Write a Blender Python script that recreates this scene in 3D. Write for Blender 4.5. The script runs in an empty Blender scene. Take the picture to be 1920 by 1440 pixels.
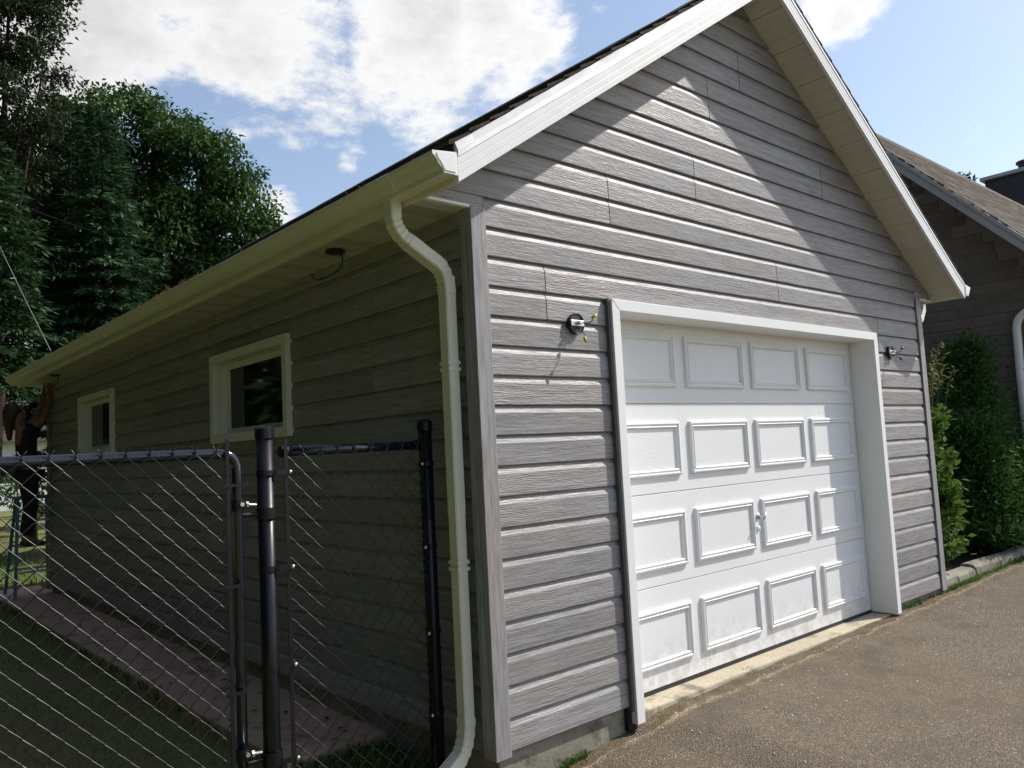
import bpy, bmesh, math, random
import numpy as np
from mathutils import Vector, Matrix
R_ = math.radians
rng = random.Random(7)
nrg = np.random.default_rng(11)
sc = bpy.context.scene
col = sc.collection

# ------------------------------------------------------------------ camera
CAM = Vector((-2.2833, -2.8091, 1.3214))
def cam_axes(a, b, c):
    Rz = Matrix.Rotation(a, 3, 'Z'); Rx = Matrix.Rotation(b, 3, 'X'); Ry = Matrix.Rotation(c, 3, 'Y')
    return Rz @ Rx @ Ry
CR = cam_axes(-0.723676, 0.083497, 0.051434)
cd = bpy.data.cameras.new('camera'); cam = bpy.data.objects.new('camera', cd); col.objects.link(cam)
cd.sensor_width = 36.0; cd.lens = 1506.156 / 1920 * 36.0
cd.clip_start = 0.05; cd.clip_end = 2000
M3 = Matrix((CR.col[0], CR.col[2], -CR.col[1])).transposed()
cam.matrix_world = Matrix.Translation(CAM) @ M3.to_4x4()
sc.camera = cam

# ------------------------------------------------------------------ world, sun, exposure
SUN = Vector((2.3, -1.0, 2.4)).normalized()          # towards the sun
EL = math.asin(SUN.z); AZ = math.atan2(SUN.x, SUN.y)  # azimuth clockwise from +y
w = bpy.data.worlds.new('World'); sc.world = w; w.use_nodes = True
SKY_STRENGTH = 0.148
EXPOSURE = 0.27
sun = bpy.data.lights.new('sun', 'SUN'); sun.energy = 4.4; sun.angle = R_(0.53); sun.color = (1.0, 0.95, 0.88)
so = bpy.data.objects.new('sun', sun); col.objects.link(so)
so.rotation_euler = SUN.to_track_quat('Z', 'Y').to_euler(); so.location = (20, -10, 25)
sc.view_settings.view_transform = 'Standard'; sc.view_settings.look = 'None'
sc.view_settings.exposure = EXPOSURE; sc.view_settings.gamma = 1.0
sc.view_settings.use_curve_mapping = False

def world_nodes():
    nt = w.node_tree; nt.nodes.clear(); N = nt.nodes.new; L = nt.links.new
    out = N('ShaderNodeOutputWorld'); bg = N('ShaderNodeBackground'); L(bg.outputs[0], out.inputs[0])
    bg.inputs[1].default_value = SKY_STRENGTH
    sky = N('ShaderNodeTexSky'); sky.sky_type = 'NISHITA'; sky.sun_disc = False
    sky.sun_elevation = EL; sky.sun_rotation = AZ; sky.air_density = 1.0; sky.dust_density = 1.2; sky.ozone_density = 1.0
    tc = N('ShaderNodeTexCoord')
    sep = N('ShaderNodeSeparateXYZ'); L(tc.outputs['Generated'], sep.inputs[0])
    def math_(op, a, b=None, c=None):
        m = N('ShaderNodeMath'); m.operation = op
        for i, v in enumerate((a, b, c)):
            if v is None: continue
            if isinstance(v, (int, float)): m.inputs[i].default_value = v
            else: L(v, m.inputs[i])
        return m.outputs[0]
    zc = math_('ADD', math_('MAXIMUM', sep.outputs[2], 0.0), 0.22)
    cx = N('ShaderNodeCombineXYZ'); L(math_('DIVIDE', sep.outputs[0], zc), cx.inputs[0]); L(math_('DIVIDE', sep.outputs[1], zc), cx.inputs[1])
    cx.inputs[2].default_value = 3.7
    def noise(scale, detail, rough, off=0.0, dist=0.0):
        n = N('ShaderNodeTexNoise'); n.inputs['Scale'].default_value = scale; n.inputs['Detail'].default_value = detail
        n.inputs['Roughness'].default_value = rough; n.inputs['Distortion'].default_value = dist
        mp = N('ShaderNodeMapping'); mp.inputs['Location'].default_value = (off, off * .7, 0); L(cx.outputs[0], mp.inputs[0]); L(mp.outputs[0], n.inputs[0])
        return n.outputs[0]
    n1 = noise(2.8, 7, 0.68, 0.3, 0.0); n3 = noise(9.0, 5, .65, 8.0)
    # cloud banks standing at chosen places of the sky (unit direction, angular radius, weight)
    banks = CLOUDS
    pos = neg = None
    for (d, r, wt) in banks:
        dv = N('ShaderNodeVectorMath'); dv.operation = 'DISTANCE'; L(tc.outputs['Generated'], dv.inputs[0]); dv.inputs[1].default_value = d
        mr = N('ShaderNodeMapRange'); mr.interpolation_type = 'SMOOTHSTEP'; L(dv.outputs['Value'], mr.inputs[0])
        mr.inputs[1].default_value = 0.0; mr.inputs[2].default_value = r; mr.inputs[3].default_value = wt; mr.inputs[4].default_value = 0.0
        if wt > 0: pos = mr.outputs[0] if pos is None else math_('MAXIMUM', pos, mr.outputs[0])
        else: neg = mr.outputs[0] if neg is None else math_('MINIMUM', neg, mr.outputs[0])
    dens = math_('ADD', math_('MULTIPLY', n1, 1.1), math_('MULTIPLY', n3, 0.50))
    dens = math_('ADD', math_('ADD', dens, -.10), math_('ADD', pos, neg))
    mk = N('ShaderNodeMapRange'); mk.interpolation_type = 'SMOOTHSTEP'; L(dens, mk.inputs[0])
    mk.inputs[1].default_value = 0.80; mk.inputs[2].default_value = 1.03
    # cloud tone: thick parts a little greyer than lit rims
    th = N('ShaderNodeMapRange'); L(dens, th.inputs[0]); th.inputs[1].default_value = 1.02; th.inputs[2].default_value = 1.28
    th.inputs[3].default_value = 1.0; th.inputs[4].default_value = 0.78
    sd = N('ShaderNodeVectorMath'); sd.operation = 'DOT_PRODUCT'; L(tc.outputs['Generated'], sd.inputs[0]); sd.inputs[1].default_value = SUN
    gl = N('ShaderNodeMapRange'); L(sd.outputs['Value'], gl.inputs[0]); gl.inputs[1].default_value = -0.3; gl.inputs[2].default_value = 0.9
    gl.inputs[3].default_value = 1.0; gl.inputs[4].default_value = 1.35
    k = math_('MULTIPLY', math_('MULTIPLY', th.outputs[0], gl.outputs[0]), 4.5)
    cc = N('ShaderNodeVectorMath'); cc.operation = 'SCALE'; cc.inputs[0].default_value = (1.0, 1.0, 1.01); L(k, cc.inputs['Scale'])
    # thin high haze whitens the blue a little
    hz = N('ShaderNodeMix'); hz.data_type = 'RGBA'; hz.inputs[0].default_value = 0.10; L(sky.outputs[0], hz.inputs[6]); hz.inputs[7].default_value = (5.4, 5.7, 6.0, 1)
    mx = N('ShaderNodeMix'); mx.data_type = 'RGBA'; L(mk.outputs[0], mx.inputs[0]); L(hz.outputs[2], mx.inputs[6]); L(cc.outputs[0], mx.inputs[7])
    L(mx.outputs[2], bg.inputs[0])

def ray(u, v):
    return (CR @ Vector(((u - 960) / 1506.156, 1, -(v - 720) / 1506.156)))
def sd(u, v): return tuple(ray(u, v).normalized())
CLOUDS = [(sd(150, -60), .36, .52), (sd(500, 50), .22, .58), (sd(530, 165), .08, .40), (sd(760, 50), .18, .56), (sd(960, 30), .16, .52), (sd(930, 150), .07, .30),
          (sd(1600, 0), .10, .56), (sd(1815, 262), .075, .46), (sd(520, 395), .06, .46), (sd(655, 310), .04, .26), (sd(588, 298), .03, .24), (sd(1130, 5), .05, .3),
          (sd(320, 250), .14, -.28), (sd(560, 300), .15, -.22), (sd(1720, 150), .28, -.34), (sd(1170, 90), .08, -.2)]
world_nodes()
w.cycles.sampling_method = 'MANUAL'; w.cycles.sample_map_resolution = 512

# ------------------------------------------------------------------ mesh helpers
class MB:
    def __init__(s): s.v = []; s.f = []
    def add(s, vs, fs):
        o = len(s.v); s.v += [tuple(p) for p in vs]; s.f += [tuple(i + o for i in f) for f in fs]; return s
    def box(s, x0, x1, y0, y1, z0, z1):
        v = [(x0, y0, z0), (x1, y0, z0), (x1, y1, z0), (x0, y1, z0), (x0, y0, z1), (x1, y0, z1), (x1, y1, z1), (x0, y1, z1)]
        return s.add(v, [(0, 3, 2, 1), (4, 5, 6, 7), (0, 1, 5, 4), (1, 2, 6, 5), (2, 3, 7, 6), (3, 0, 4, 7)])
    def loft(s, rings, closed=True, caps=True):
        n = len(rings[0]); v = [p for r in rings for p in r]; f = []
        for i in range(len(rings) - 1):
            for j in range(n if closed else n - 1):
                a = i * n + j; b = i * n + (j + 1) % n
                f.append((a, b, b + n, a + n))
        if caps and closed:
            f.append(tuple(range(n - 1, -1, -1))); f.append(tuple((len(rings) - 1) * n + j for j in range(n)))
        return s.add(v, f)
    def tube(s, pts, r, n=8, caps=True):
        pts = [Vector(p) for p in pts]; rings = []
        rr = r if isinstance(r, (list, tuple)) else [r] * len(pts)
        up = None
        for i, p in enumerate(pts):
            t = (pts[min(i + 1, len(pts) - 1)] - pts[max(i - 1, 0)]).normalized()
            if up is None: up = Vector((0, 0, 1)) if abs(t.z) < .9 else Vector((1, 0, 0))
            a = t.cross(up); a.normalize(); b = t.cross(a); up = -b if False else up
            a = (up - t * up.dot(t)).normalized(); b = t.cross(a); up = a
            rings.append([p + (a * math.cos(2 * math.pi * k / n) + b * math.sin(2 * math.pi * k / n)) * rr[i] for k in range(n)])
        return s.loft(rings, True, caps)
    def disc(s, c, axis, r, h, n=20, dome=0.0):
        c = Vector(c); ax = Vector(axis).normalized(); u = ax.orthogonal().normalized(); w_ = ax.cross(u)
        ring = lambda rr, hh: [c + ax * hh + (u * math.cos(2 * math.pi * k / n) + w_ * math.sin(2 * math.pi * k / n)) * rr for k in range(n)]
        rs = [ring(r, 0), ring(r, h)]
        if dome: rs += [ring(r * .75, h + dome * .6), ring(r * .35, h + dome * .93)]
        return s.loft(rs)
    def mesh(s, name, smooth=False):
        me = bpy.data.meshes.new(name); me.from_pydata(s.v, [], s.f); me.update()
        bm = bmesh.new(); bm.from_mesh(me); bmesh.ops.recalc_face_normals(bm, faces=bm.faces); bm.to_mesh(me); bm.free()
        if smooth: me.shade_smooth()
        return me
    def build(s, name, m, parent=None, smooth=False, bevel=0.0, seg=2):
        return link(name, s.mesh(name, smooth), m, parent, bevel, seg)

WORLDLOC = {}
def link(name, me, m, parent=None, bevel=0.0, seg=2, loc=None):
    if m is not None and not me.materials: me.materials.append(m)
    o = bpy.data.objects.new(name, me); col.objects.link(o)
    if loc is not None: o.location = loc
    if parent is not None: setpar(o, parent)
    if bevel:
        b = o.modifiers.new('bevel', 'BEVEL'); b.width = bevel; b.segments = seg; b.limit_method = 'ANGLE'; b.angle_limit = R_(35)
    return o
def setpar(o, parent):
    o.parent = parent
    if parent.type == 'EMPTY': o.matrix_parent_inverse = Matrix.Translation(parent.location).inverted()
def thing(name, label, cat, loc=(0, 0, 0), group=None):
    o = bpy.data.objects.new(name, None); col.objects.link(o); o.location = loc; o.empty_display_size = .1
    return tag(o, label, cat, group)
def tag(o, label, cat, group=None):
    o['label'] = label; o['category'] = cat
    if group: o['group'] = group
    return o
def struct(o): o['kind'] = 'structure'; return o
def fast_mesh(name, V, F, mat_, parent=None, smooth=False):
    V = np.asarray(V, dtype=np.float32); F = np.asarray(F, dtype=np.int32); k = F.shape[1]
    me = bpy.data.meshes.new(name); me.vertices.add(len(V)); me.vertices.foreach_set('co', V.ravel())
    me.loops.add(F.size); me.loops.foreach_set('vertex_index', F.ravel())
    me.polygons.add(len(F)); me.polygons.foreach_set('loop_start', np.arange(0, F.size, k, dtype=np.int32))
    me.polygons.foreach_set('loop_total', np.full(len(F), k, dtype=np.int32)); me.update(); me.validate()
    if smooth: me.shade_smooth()
    me.materials.append(mat_)
    o = bpy.data.objects.new(name, me); col.objects.link(o)
    if parent is not None: setpar(o, parent)
    return o

# ------------------------------------------------------------------ materials
class NT:
    def __init__(s, name, rough=.6, spec=.5, metal=0.0):
        s.m = bpy.data.materials.new(name); s.m.use_nodes = True; s.t = s.m.node_tree
        s.b = s.t.nodes['Principled BSDF']; s.b.inputs['Roughness'].default_value = rough
        s.b.inputs['Specular IOR Level'].default_value = spec; s.b.inputs['Metallic'].default_value = metal
        s._tc = None
    def n(s, ty, **kw):
        n = s.t.nodes.new(ty)
        for k, v in kw.items(): setattr(n, k, v)
        return n
    def l(s, a, b): s.t.links.new(a, b)
    def co(s): 
        if not s._tc: s._tc = s.n('ShaderNodeNewGeometry')
        return s._tc.outputs['Position']
    def mapping(s, scale, loc=(0, 0, 0), src=None):
        m = s.n('ShaderNodeMapping'); m.inputs['Scale'].default_value = scale; m.inputs['Location'].default_value = loc
        s.l(src or s.co(), m.inputs[0]); return m.outputs[0]
    def noise(s, scale, detail=4, rough=.55, src=None, dist=0.0, fac=True):
        n = s.n('ShaderNodeTexNoise'); n.inputs['Scale'].default_value = scale; n.inputs['Detail'].default_value = detail
        n.inputs['Roughness'].default_value = rough; n.inputs['Distortion'].default_value = dist
        s.l(src or s.co(), n.inputs['Vector']); return n.outputs[0 if fac else 1]
    def ramp(s, fac, stops):
        r = s.n('ShaderNodeValToRGB'); s.l(fac, r.inputs[0]); e = r.color_ramp.elements
        while len(e) > 1: e.remove(e[-1])
        e[0].position = stops[0][0]; e[0].color = col4(stops[0][1])
        for p, c in stops[1:]:
            q = e.new(p); q.color = col4(c)
        return r.outputs[0]
    def mix(s, fac, a, b, mode='MIX'):
        m = s.n('ShaderNodeMix'); m.data_type = 'RGBA'; m.blend_type = mode
        for i, v in ((0, fac), (6, a), (7, b)):
            if isinstance(v, (int, float)): m.inputs[i].default_value = v
            elif isinstance(v, tuple): m.inputs[i].default_value = col4(v)
            else: s.l(v, m.inputs[i])
        return m.outputs[2]
    def math(s, op, a, b=0.0):
        m = s.n('ShaderNodeMath', operation=op)
        for i, v in enumerate((a, b)):
            if isinstance(v, (int, float)): m.inputs[i].default_value = v
            else: s.l(v, m.inputs[i])
        return m.outputs[0]
    def maprange(s, v, a, b, c=0.0, d=1.0):
        m = s.n('ShaderNodeMapRange'); s.l(v, m.inputs[0])
        for i, q in enumerate((a, b, c, d)): m.inputs[i + 1].default_value = q
        return m.outputs[0]
    def color(s, c):
        if isinstance(c, tuple): s.b.inputs['Base Color'].default_value = col4(c)
        else: s.l(c, s.b.inputs['Base Color'])
    def bump(s, h, strength=.3, dist=.01, prev=None):
        b = s.n('ShaderNodeBump'); b.inputs['Strength'].default_value = strength; b.inputs['Distance'].default_value = dist
        s.l(h, b.inputs['Height'])
        if prev is not None: s.l(prev, b.inputs['Normal'])
        s.l(b.outputs[0], s.b.inputs['Normal']); return b.outputs[0]
    def rnd(s): return s.n('ShaderNodeObjectInfo').outputs['Random']
    def isl(s): return s.n('ShaderNodeNewGeometry').outputs['Random Per Island']
def col4(c): return (c, c, c, 1) if isinstance(c, (int, float)) else (tuple(c) + (1,))[:4]

def mat_siding(name, tint, var=.10, vert=False):
    q = NT(name, .5, .5)
    rnd = q.rnd()
    off = q.n('ShaderNodeCombineXYZ'); q.l(q.math('MULTIPLY', rnd, 37.0), off.inputs[0]); q.l(q.math('MULTIPLY', rnd, 21.0), off.inputs[1]); q.l(q.math('MULTIPLY', rnd, 3.0), off.inputs[2])
    va = q.n('ShaderNodeVectorMath', operation='ADD'); q.l(q.co(), va.inputs[0]); q.l(off.outputs[0], va.inputs[1]); v = va.outputs[0]
    ms = (lambda a, b, c: (c, c, a)) if vert else (lambda a, b, c: (a, b, c))
    fine = q.noise(1.0, 6, .62, q.mapping(ms(6, 6, 60 if vert else 110), src=v))
    streak = q.noise(1.0, 4, .6, q.mapping(ms(1.6, 1.6, 45), src=v))
    # embossed cathedral grain
    wv = q.n('ShaderNodeTexWave', wave_type='BANDS', bands_direction='Z', wave_profile='SIN')
    wv.inputs['Scale'].default_value = 3.6; wv.inputs['Distortion'].default_value = 16.0; wv.inputs['Detail'].default_value = 3.0
    wv.inputs['Detail Scale'].default_value = .8; wv.inputs['Detail Roughness'].default_value = .6
    q.l(q.mapping(ms(1.3, 1.3, 9.0), src=v), wv.inputs['Vector'])
    big = q.noise(.9, 3, .5, v)
    h = fine if vert else q.math('ADD', q.math('MULTIPLY', wv.outputs[1], q.math('MULTIPLY', q.maprange(rnd, 0.25, .85, .04, .40), q.maprange(big, .35, .62, .25, 1.0))), q.math('MULTIPLY', fine, 1.0))
    if not vert: h = q.math('ADD', h, q.math('MULTIPLY', q.noise(1.0, 5, .65, q.mapping((22, 22, 60), src=v)), .9))
    c0 = tuple(x * .80 for x in tint); c1 = tuple(x * 1.18 for x in tint)
    c = q.ramp(streak, [(.28, c0), (.72, c1)])
    c = q.mix(q.maprange(big, .38, .70, 0, .6), c, (tint[0] * 1.12, tint[1] * .99, tint[2] * .88))
    c = q.mix(q.maprange(fine, .36, .56, .38, 0), c, (.07, .066, .066))
    pass
    per = q.maprange(rnd, 0, 1, 1 - var, 1 + var)
    pc = q.n('ShaderNodeVectorMath', operation='SCALE'); q.l(c, pc.inputs[0]); q.l(per, pc.inputs['Scale'])
    q.color(pc.outputs[0]); q.bump(h, .25 if vert else .58, .0042)
    q.l(q.maprange(fine, .3, .7, .60, .43), q.b.inputs['Roughness'])
    return q.m
M = {}
M['siding'] = mat_siding('siding', (.288, .277, .282), .14)
M['trimwood'] = mat_siding('trim_wood', (.295, .290, .298), .03, True)
def simple(name, c, rough=.5, spec=.5, metal=0.0, dirt=.12, dscale=6.0, bump=0.0, bscale=80.0):
    q = NT(name, rough, spec, metal)
    d = q.noise(dscale, 5, .6)
    q.color(q.mix(q.maprange(d, .42, .75, 0, dirt * 2), tuple(c), tuple(x * .55 for x in c)))
    q.l(q.maprange(d, .3, .7, max(rough - .08, .02), min(rough + .1, 1)), q.b.inputs['Roughness'])
    if bump: q.bump(q.noise(bscale, 4, .6), bump, .004)
    return q.m
def mat_white():
    q = NT('white_aluminium', .38, .45)
    d = q.noise(3.0, 5, .6); g = q.noise(1.0, 3, .5, q.mapping((2, 2, .4)))
    c = q.mix(q.maprange(d, .5, .8, 0, .28), (.80, .80, .79), (.66, .64, .59))
    q.color(c); q.bump(q.noise(4.0, 2, .5), .10, .01); return q.m
M['white'] = mat_white()
def mat_fascia():
    q = NT('fascia_aluminium', .35, .5)
    d = q.noise(2.0, 6, .65, q.mapping((1, 1, 2.5)))
    c = q.mix(q.maprange(d, .52, .78, 0, .45), (.78, .78, .77), (.58, .54, .46))
    q.color(c); q.bump(q.noise(5.0, 3, .5), .18, .012); return q.m
M['fascia'] = mat_fascia()
def mat_door():
    q = NT('door_paint', .42, .4)
    gr = q.noise(1.0, 6, .65, q.mapping((7, 7, 120)))
    wv = q.n('ShaderNodeTexWave', wave_type='BANDS', bands_direction='Z'); wv.inputs['Scale'].default_value = 7; wv.inputs['Distortion'].default_value = 6; wv.inputs['Detail'].default_value = 2
    wv.inputs['Detail Scale'].default_value = .6
    q.l(q.mapping((.9, .9, 6)), wv.inputs['Vector'])
    d = q.noise(2.2, 6, .65); low = q.n('ShaderNodeSeparateXYZ'); q.l(q.co(), low.inputs[0])
    c = q.mix(q.maprange(d, .5, .78, 0, .25), (.80, .80, .80), (.70, .69, .66))
    # splashed grime along the foot of the door
    ff = q.math('MULTIPLY', q.maprange(low.outputs[2], -.04, .30, .55, 0), q.maprange(q.noise(14, 5, .7), .42, .62))
    c = q.mix(ff, c, (.44, .41, .36))
    q.color(c); q.bump(q.math('ADD', gr, q.math('MULTIPLY', wv.outputs[1], .5)), .22, .003); return q.m
M['door'] = mat_door()
M['trim_bounce_cream'] = simple('trim_bounce_cream', (.75, .73, .63), .42, .4, dirt=.08, dscale=3)  # cream tint holds the lawn's bounced light in the colour
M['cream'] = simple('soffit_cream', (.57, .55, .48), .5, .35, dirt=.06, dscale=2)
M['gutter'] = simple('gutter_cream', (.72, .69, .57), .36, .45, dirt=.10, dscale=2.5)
def mat_vent():
    q = NT('soffit_vented', .5, .35)
    v = q.n('ShaderNodeTexVoronoi'); v.inputs['Scale'].default_value = 1.0; v.inputs['Randomness'].default_value = 0.0
    q.l(q.mapping((90, 90, 0)), v.inputs['Vector'])
    q.color(q.mix(q.maprange(v.outputs[0], .22, .3), (.10, .09, .08), (.57, .55, .48))); return q.m
M['vent'] = mat_vent()
M['black'] = simple('black_vinyl', (.006, .0065, .010), .36, .35, dirt=.15, dscale=9)
M['rail'] = simple('black_vinyl_rail', (.008, .010, .022), .15, .8, dirt=.1, dscale=9)  # blue cast puts the reflected sky into the base colour
M['wire'] = simple('black_vinyl_wire', (.010, .010, .011), .40, .65, dirt=0)
M['steel'] = simple('zinc_bolt', (.62, .63, .65), .35, .5, .9, dirt=.2, dscale=40)
M['dark'] = simple('dark_plastic', (.02, .018, .017), .5)
M['jchannel'] = simple('grey_channel', (.10, .10, .105), .5)
M['rubber'] = simple('rubber_seal', (.02, .02, .02), .7)
def mat_concrete(name, base, stain, sc_=3.0):
    q = NT(name, .85, .25)
    a = q.noise(sc_, 7, .65); f = q.noise(60, 5, .7); k = q.noise(sc_ * 2.7, 6, .6)
    c = q.mix(q.maprange(a, .35, .65), tuple(base), tuple(stain))
    c = q.mix(q.maprange(f, .40, .66, 0, .45), c, tuple(x * .45 for x in base))
    c = q.mix(q.maprange(k, .55, .66, 0, .6), c, (.06, .062, .042))
    q.color(c); q.bump(q.math('ADD', q.math('MULTIPLY', f, .5), a), .5, .012); return q.m
M['concrete'] = mat_concrete('concrete_weathered', (.34, .31, .25), (.19, .17, .135))
M['slab'] = mat_concrete('concrete_slab', (.56, .49, .37), (.46, .395, .295), 2.0)
M['path'] = mat_concrete('concrete_path', (.64, .40, .285), (.52, .325, .23), 2.0)
def mat_asphalt():
    q = NT('asphalt', .9, .25)
    v = q.n('ShaderNodeTexVoronoi'); v.inputs['Scale'].default_value = 125; q.l(q.co(), v.inputs['Vector'])
    v2 = q.n('ShaderNodeTexVoronoi'); v2.inputs['Scale'].default_value = 260; q.l(q.co(), v2.inputs['Vector'])
    big = q.noise(.55, 6, .6); mid = q.noise(2.6, 6, .62); grit = q.noise(120, 3, .6)
    st = q.n('ShaderNodeSeparateColor'); q.l(v.outputs['Color'], st.inputs[0])
    c = q.ramp(st.outputs[0], [(0, (.108, .086, .062)), (.5, (.160, .129, .094)), (.86, (.212, .174, .130)), (.97, (.33, .29, .24))])
    c = q.mix(q.maprange(big, .38, .66, 0, .55), c, (.190, .143, .096))
    c = q.mix(q.maprange(mid, .50, .72, 0, .5), c, (.095, .082, .064))
    c = q.mix(q.maprange(q.noise(1.1, 7, .7), .56, .66, 0, .55), c, (.085, .074, .060))
    c = q.mix(q.maprange(v2.outputs[0], .0, .45, .45, 0), c, (.050, .043, .035))
    sep = q.n('ShaderNodeSeparateXYZ'); q.l(q.co(), sep.inputs[0])
    # moss and silt caught along the foot of the garage and along the old pour joint
    wob = q.math('ADD', sep.outputs[1], q.math('MULTIPLY', q.math('SUBTRACT', q.noise(3.0, 5, .65), .5), .16))
    moss = q.math('MULTIPLY', q.maprange(wob, -.22, -.03, 0, .9), q.maprange(q.noise(9, 5, .7), .42, .62))
    c = q.mix(moss, c, (.115, .078, .028))
    jd = q.math('ABSOLUTE', q.math('ADD', wob, .075))
    c = q.mix(q.math('MULTIPLY', q.maprange(jd, .004, .024, .9, 0), q.maprange(q.noise(17, 4, .6), .32, .52)), c, (.34, .275, .185))
    q.color(c)
    h = q.math('ADD', q.math('MULTIPLY', v.outputs[0], -1.0), q.math('MULTIPLY', grit, .7))
    b1 = q.bump(h, .8, .009); q.bump(q.maprange(jd, 0, .012), .6, .012, b1)
    return q.m
M['asphalt'] = mat_asphalt()
def mat_soil():
    q = NT('lawn_soil', .95, .15)
    a = q.noise(1.3, 6, .6); b = q.noise(18, 5, .7); d = q.noise(.16, 4, .6)
    c = q.mix(q.maprange(a, .4, .62), (.205, .215, .075), (.235, .185, .100))
    c = q.mix(q.maprange(b, .35, .65, .45, 0), c, (.105, .112, .040))
    c = q.mix(q.maprange(d, .4, .6, 0, .5), c, (.085, .140, .028))
    q.color(c); q.bump(b, .9, .03); return q.m
M['soil'] = mat_soil()
M['bed'] = simple('bed_soil', (.028, .021, .014), .95, .1, dirt=.3, dscale=18, bump=1.0, bscale=25)
def leafmat(name, a, b, trans=.35, rough=.5, c3=None):
    q = NT(name, min(rough + .14, .8), .25)
    r = q.isl(); big = q.noise(.8, 3, .5)
    c = q.ramp(r, [(0, a), (.75, b), (1.0, c3 or tuple(x * 1.35 for x in b))])
    c = q.mix(q.maprange(big, .4, .65, 0, .5), c, tuple(x * .7 for x in a))
    q.color(c)
    t = q.n('ShaderNodeBsdfTranslucent'); q.l(q.mix(.5, c, tuple(x * 1.2 for x in b), 'MIX'), t.inputs[0])
    mx = q.n('ShaderNodeMixShader'); mx.inputs[0].default_value = trans
    q.l(q.b.outputs[0], mx.inputs[1]); q.l(t.outputs[0], mx.inputs[2])
    q.l(mx.outputs[0], q.t.nodes['Material Output'].inputs[0]); return q.m
M['leaf'] = leafmat('broad_leaf', (.026, .064, .013), (.052, .112, .022), .30, .42, (.095, .150, .045))
M['leaf_fine'] = leafmat('fine_leaf', (.020, .032, .014), (.035, .050, .020), .22)
M['belt'] = leafmat('blocker_leaf', (.018, .044, .016), (.034, .074, .024), .15)  # dark foliage of the added light-blocking trees on the left
M['spruce'] = leafmat('spruce_needle', (.026, .062, .030), (.050, .108, .048), .18)
M['hemlock'] = leafmat('hemlock_needle', (.025, .055, .022), (.045, .095, .035), .2)
M['cedar'] = leafmat('cedar_spray', (.028, .078, .015), (.050, .125, .024), .25)
M['shrub'] = leafmat('shrub_leaf', (.055, .115, .016), (.100, .180, .028), .35, .45, (.17, .22, .07))
M['grass'] = leafmat('grass_blade', (.165, .175, .050), (.225, .235, .068), .4, .6, (.32, .24, .11))
M['grass_far'] = leafmat('grass_sunlit', (.070, .145, .020), (.115, .215, .030), .3, .6)  # separate green for sunlit grass, the sunny look is put into the colour
M['strawgrass'] = leafmat('straw_grass', (.16, .17, .05), (.28, .26, .10), .3)
M['bark'] = simple('bark', (.036, .028, .022), .9, .2, dirt=.4, dscale=5, bump=1.0, bscale=14)
def mat_shingle(name, a, b):
    q = NT(name, .92, .15)
    r = q.rnd(); g = q.noise(90, 4, .7); m = q.noise(1.0, 4, .6, q.mapping((3.2, 3.2, 3.2)))
    bl = q.n('ShaderNodeTexVoronoi'); bl.inputs['Scale'].default_value = 1.0; q.l(q.mapping((3.1, 3.1, 7.0)), bl.inputs['Vector'])
    s_ = q.n('ShaderNodeSeparateColor'); q.l(bl.outputs['Color'], s_.inputs[0])
    c = q.mix(s_.outputs[0], tuple(a), tuple(b)); c = q.mix(q.maprange(g, .4, .62, .55, 0), c, tuple(x * .4 for x in a))
    c = q.mix(q.maprange(m, .5, .72, 0, .35), c, tuple(x * .6 for x in a))
    q.color(c); q.bump(g, .9, .006); return q.m
M['shingle'] = mat_shingle('shingle_brown', (.060, .048, .038), (.095, .078, .062))
M['shingle2'] = mat_shingle('shingle_tan', (.135, .112, .092), (.195, .162, .135))
def mat_brick():
    q = NT('grey_brick', .9, .2)
    r = q.rnd(); a = q.noise(7, 6, .65)
    c = q.ramp(r, [(0, (.135, .124, .108)), (.4, (.155, .138, .120)), (.8, (.172, .148, .128)), (1, (.182, .138, .120))])
    c = q.mix(q.maprange(a, .4, .65, 0, .4), c, (.11, .10, .088))
    q.color(c); q.bump(q.math('ADD', a, q.noise(45, 4, .7)), .7, .012); return q.m
M['brick'] = mat_brick()
M['mortar'] = simple('mortar', (.22, .205, .185), .95, .1, dirt=.3, dscale=9, bump=.5)
def mat_glass():
    q = NT('window_glass', .04, .3); q.color((.006, .007, .007))
    q.bump(q.noise(1.2, 2, .5), .04, .02); return q.m
M['glass'] = mat_glass()

# ------------------------------------------------------------------ ground
def hg(x): return float(np.interp(x, [0, .45, .9, 1.1, 4.1, 6.0], [-.185, -.166, -.128, -.092, -.064, -.03]))
XS = [-260, -20, -3, 0, .45, .9, 1.1, 4.1, 6, 20, 260]; YS = [-200, -20, -3, 0, 6, 20, 60, 420]
b = MB(); b.v = [(x, y, hg(x) - .012) for y in YS for x in XS]
nx = len(XS); b.f = [(j * nx + i, j * nx + i + 1, (j + 1) * nx + i + 1, (j + 1) * nx + i) for j in range(len(YS) - 1) for i in range(nx - 1)]
struct(b.build('lawn', M['soil']))
# driveway: finely cut near the garage so its edge can wander
b = MB()
ys = [-60, -12, -4, -1]
xs = [-.42 + .12 * i for i in range(int(8.4 / .12))] + [9, 14, 24, 60]
def dedge(x): 
    if .97 < x < 3.93: return .034 + .006 * math.sin(x * 23) + .010 * math.sin(x * 7.3 + 1) + (x - 1) * .016
    if x >= 4.93: return .008 + .02 * math.sin(x * 9) + (x > 7.6) * -.3
    return .038 + .004 * math.sin(x * 17)
for x in xs:
    b.v += [(x, y, hg(x)) for y in ys] + [(x, dedge(x), hg(x) + .004 * math.sin(x * 11)), (x, dedge(x) + .004, hg(x) - .05)]
b.f = [(i * 6 + j, (i + 1) * 6 + j, (i + 1) * 6 + j + 1, i * 6 + j + 1) for i in range(len(xs) - 1) for j in range(5)]
struct(b.build('driveway', M['asphalt']))
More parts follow.
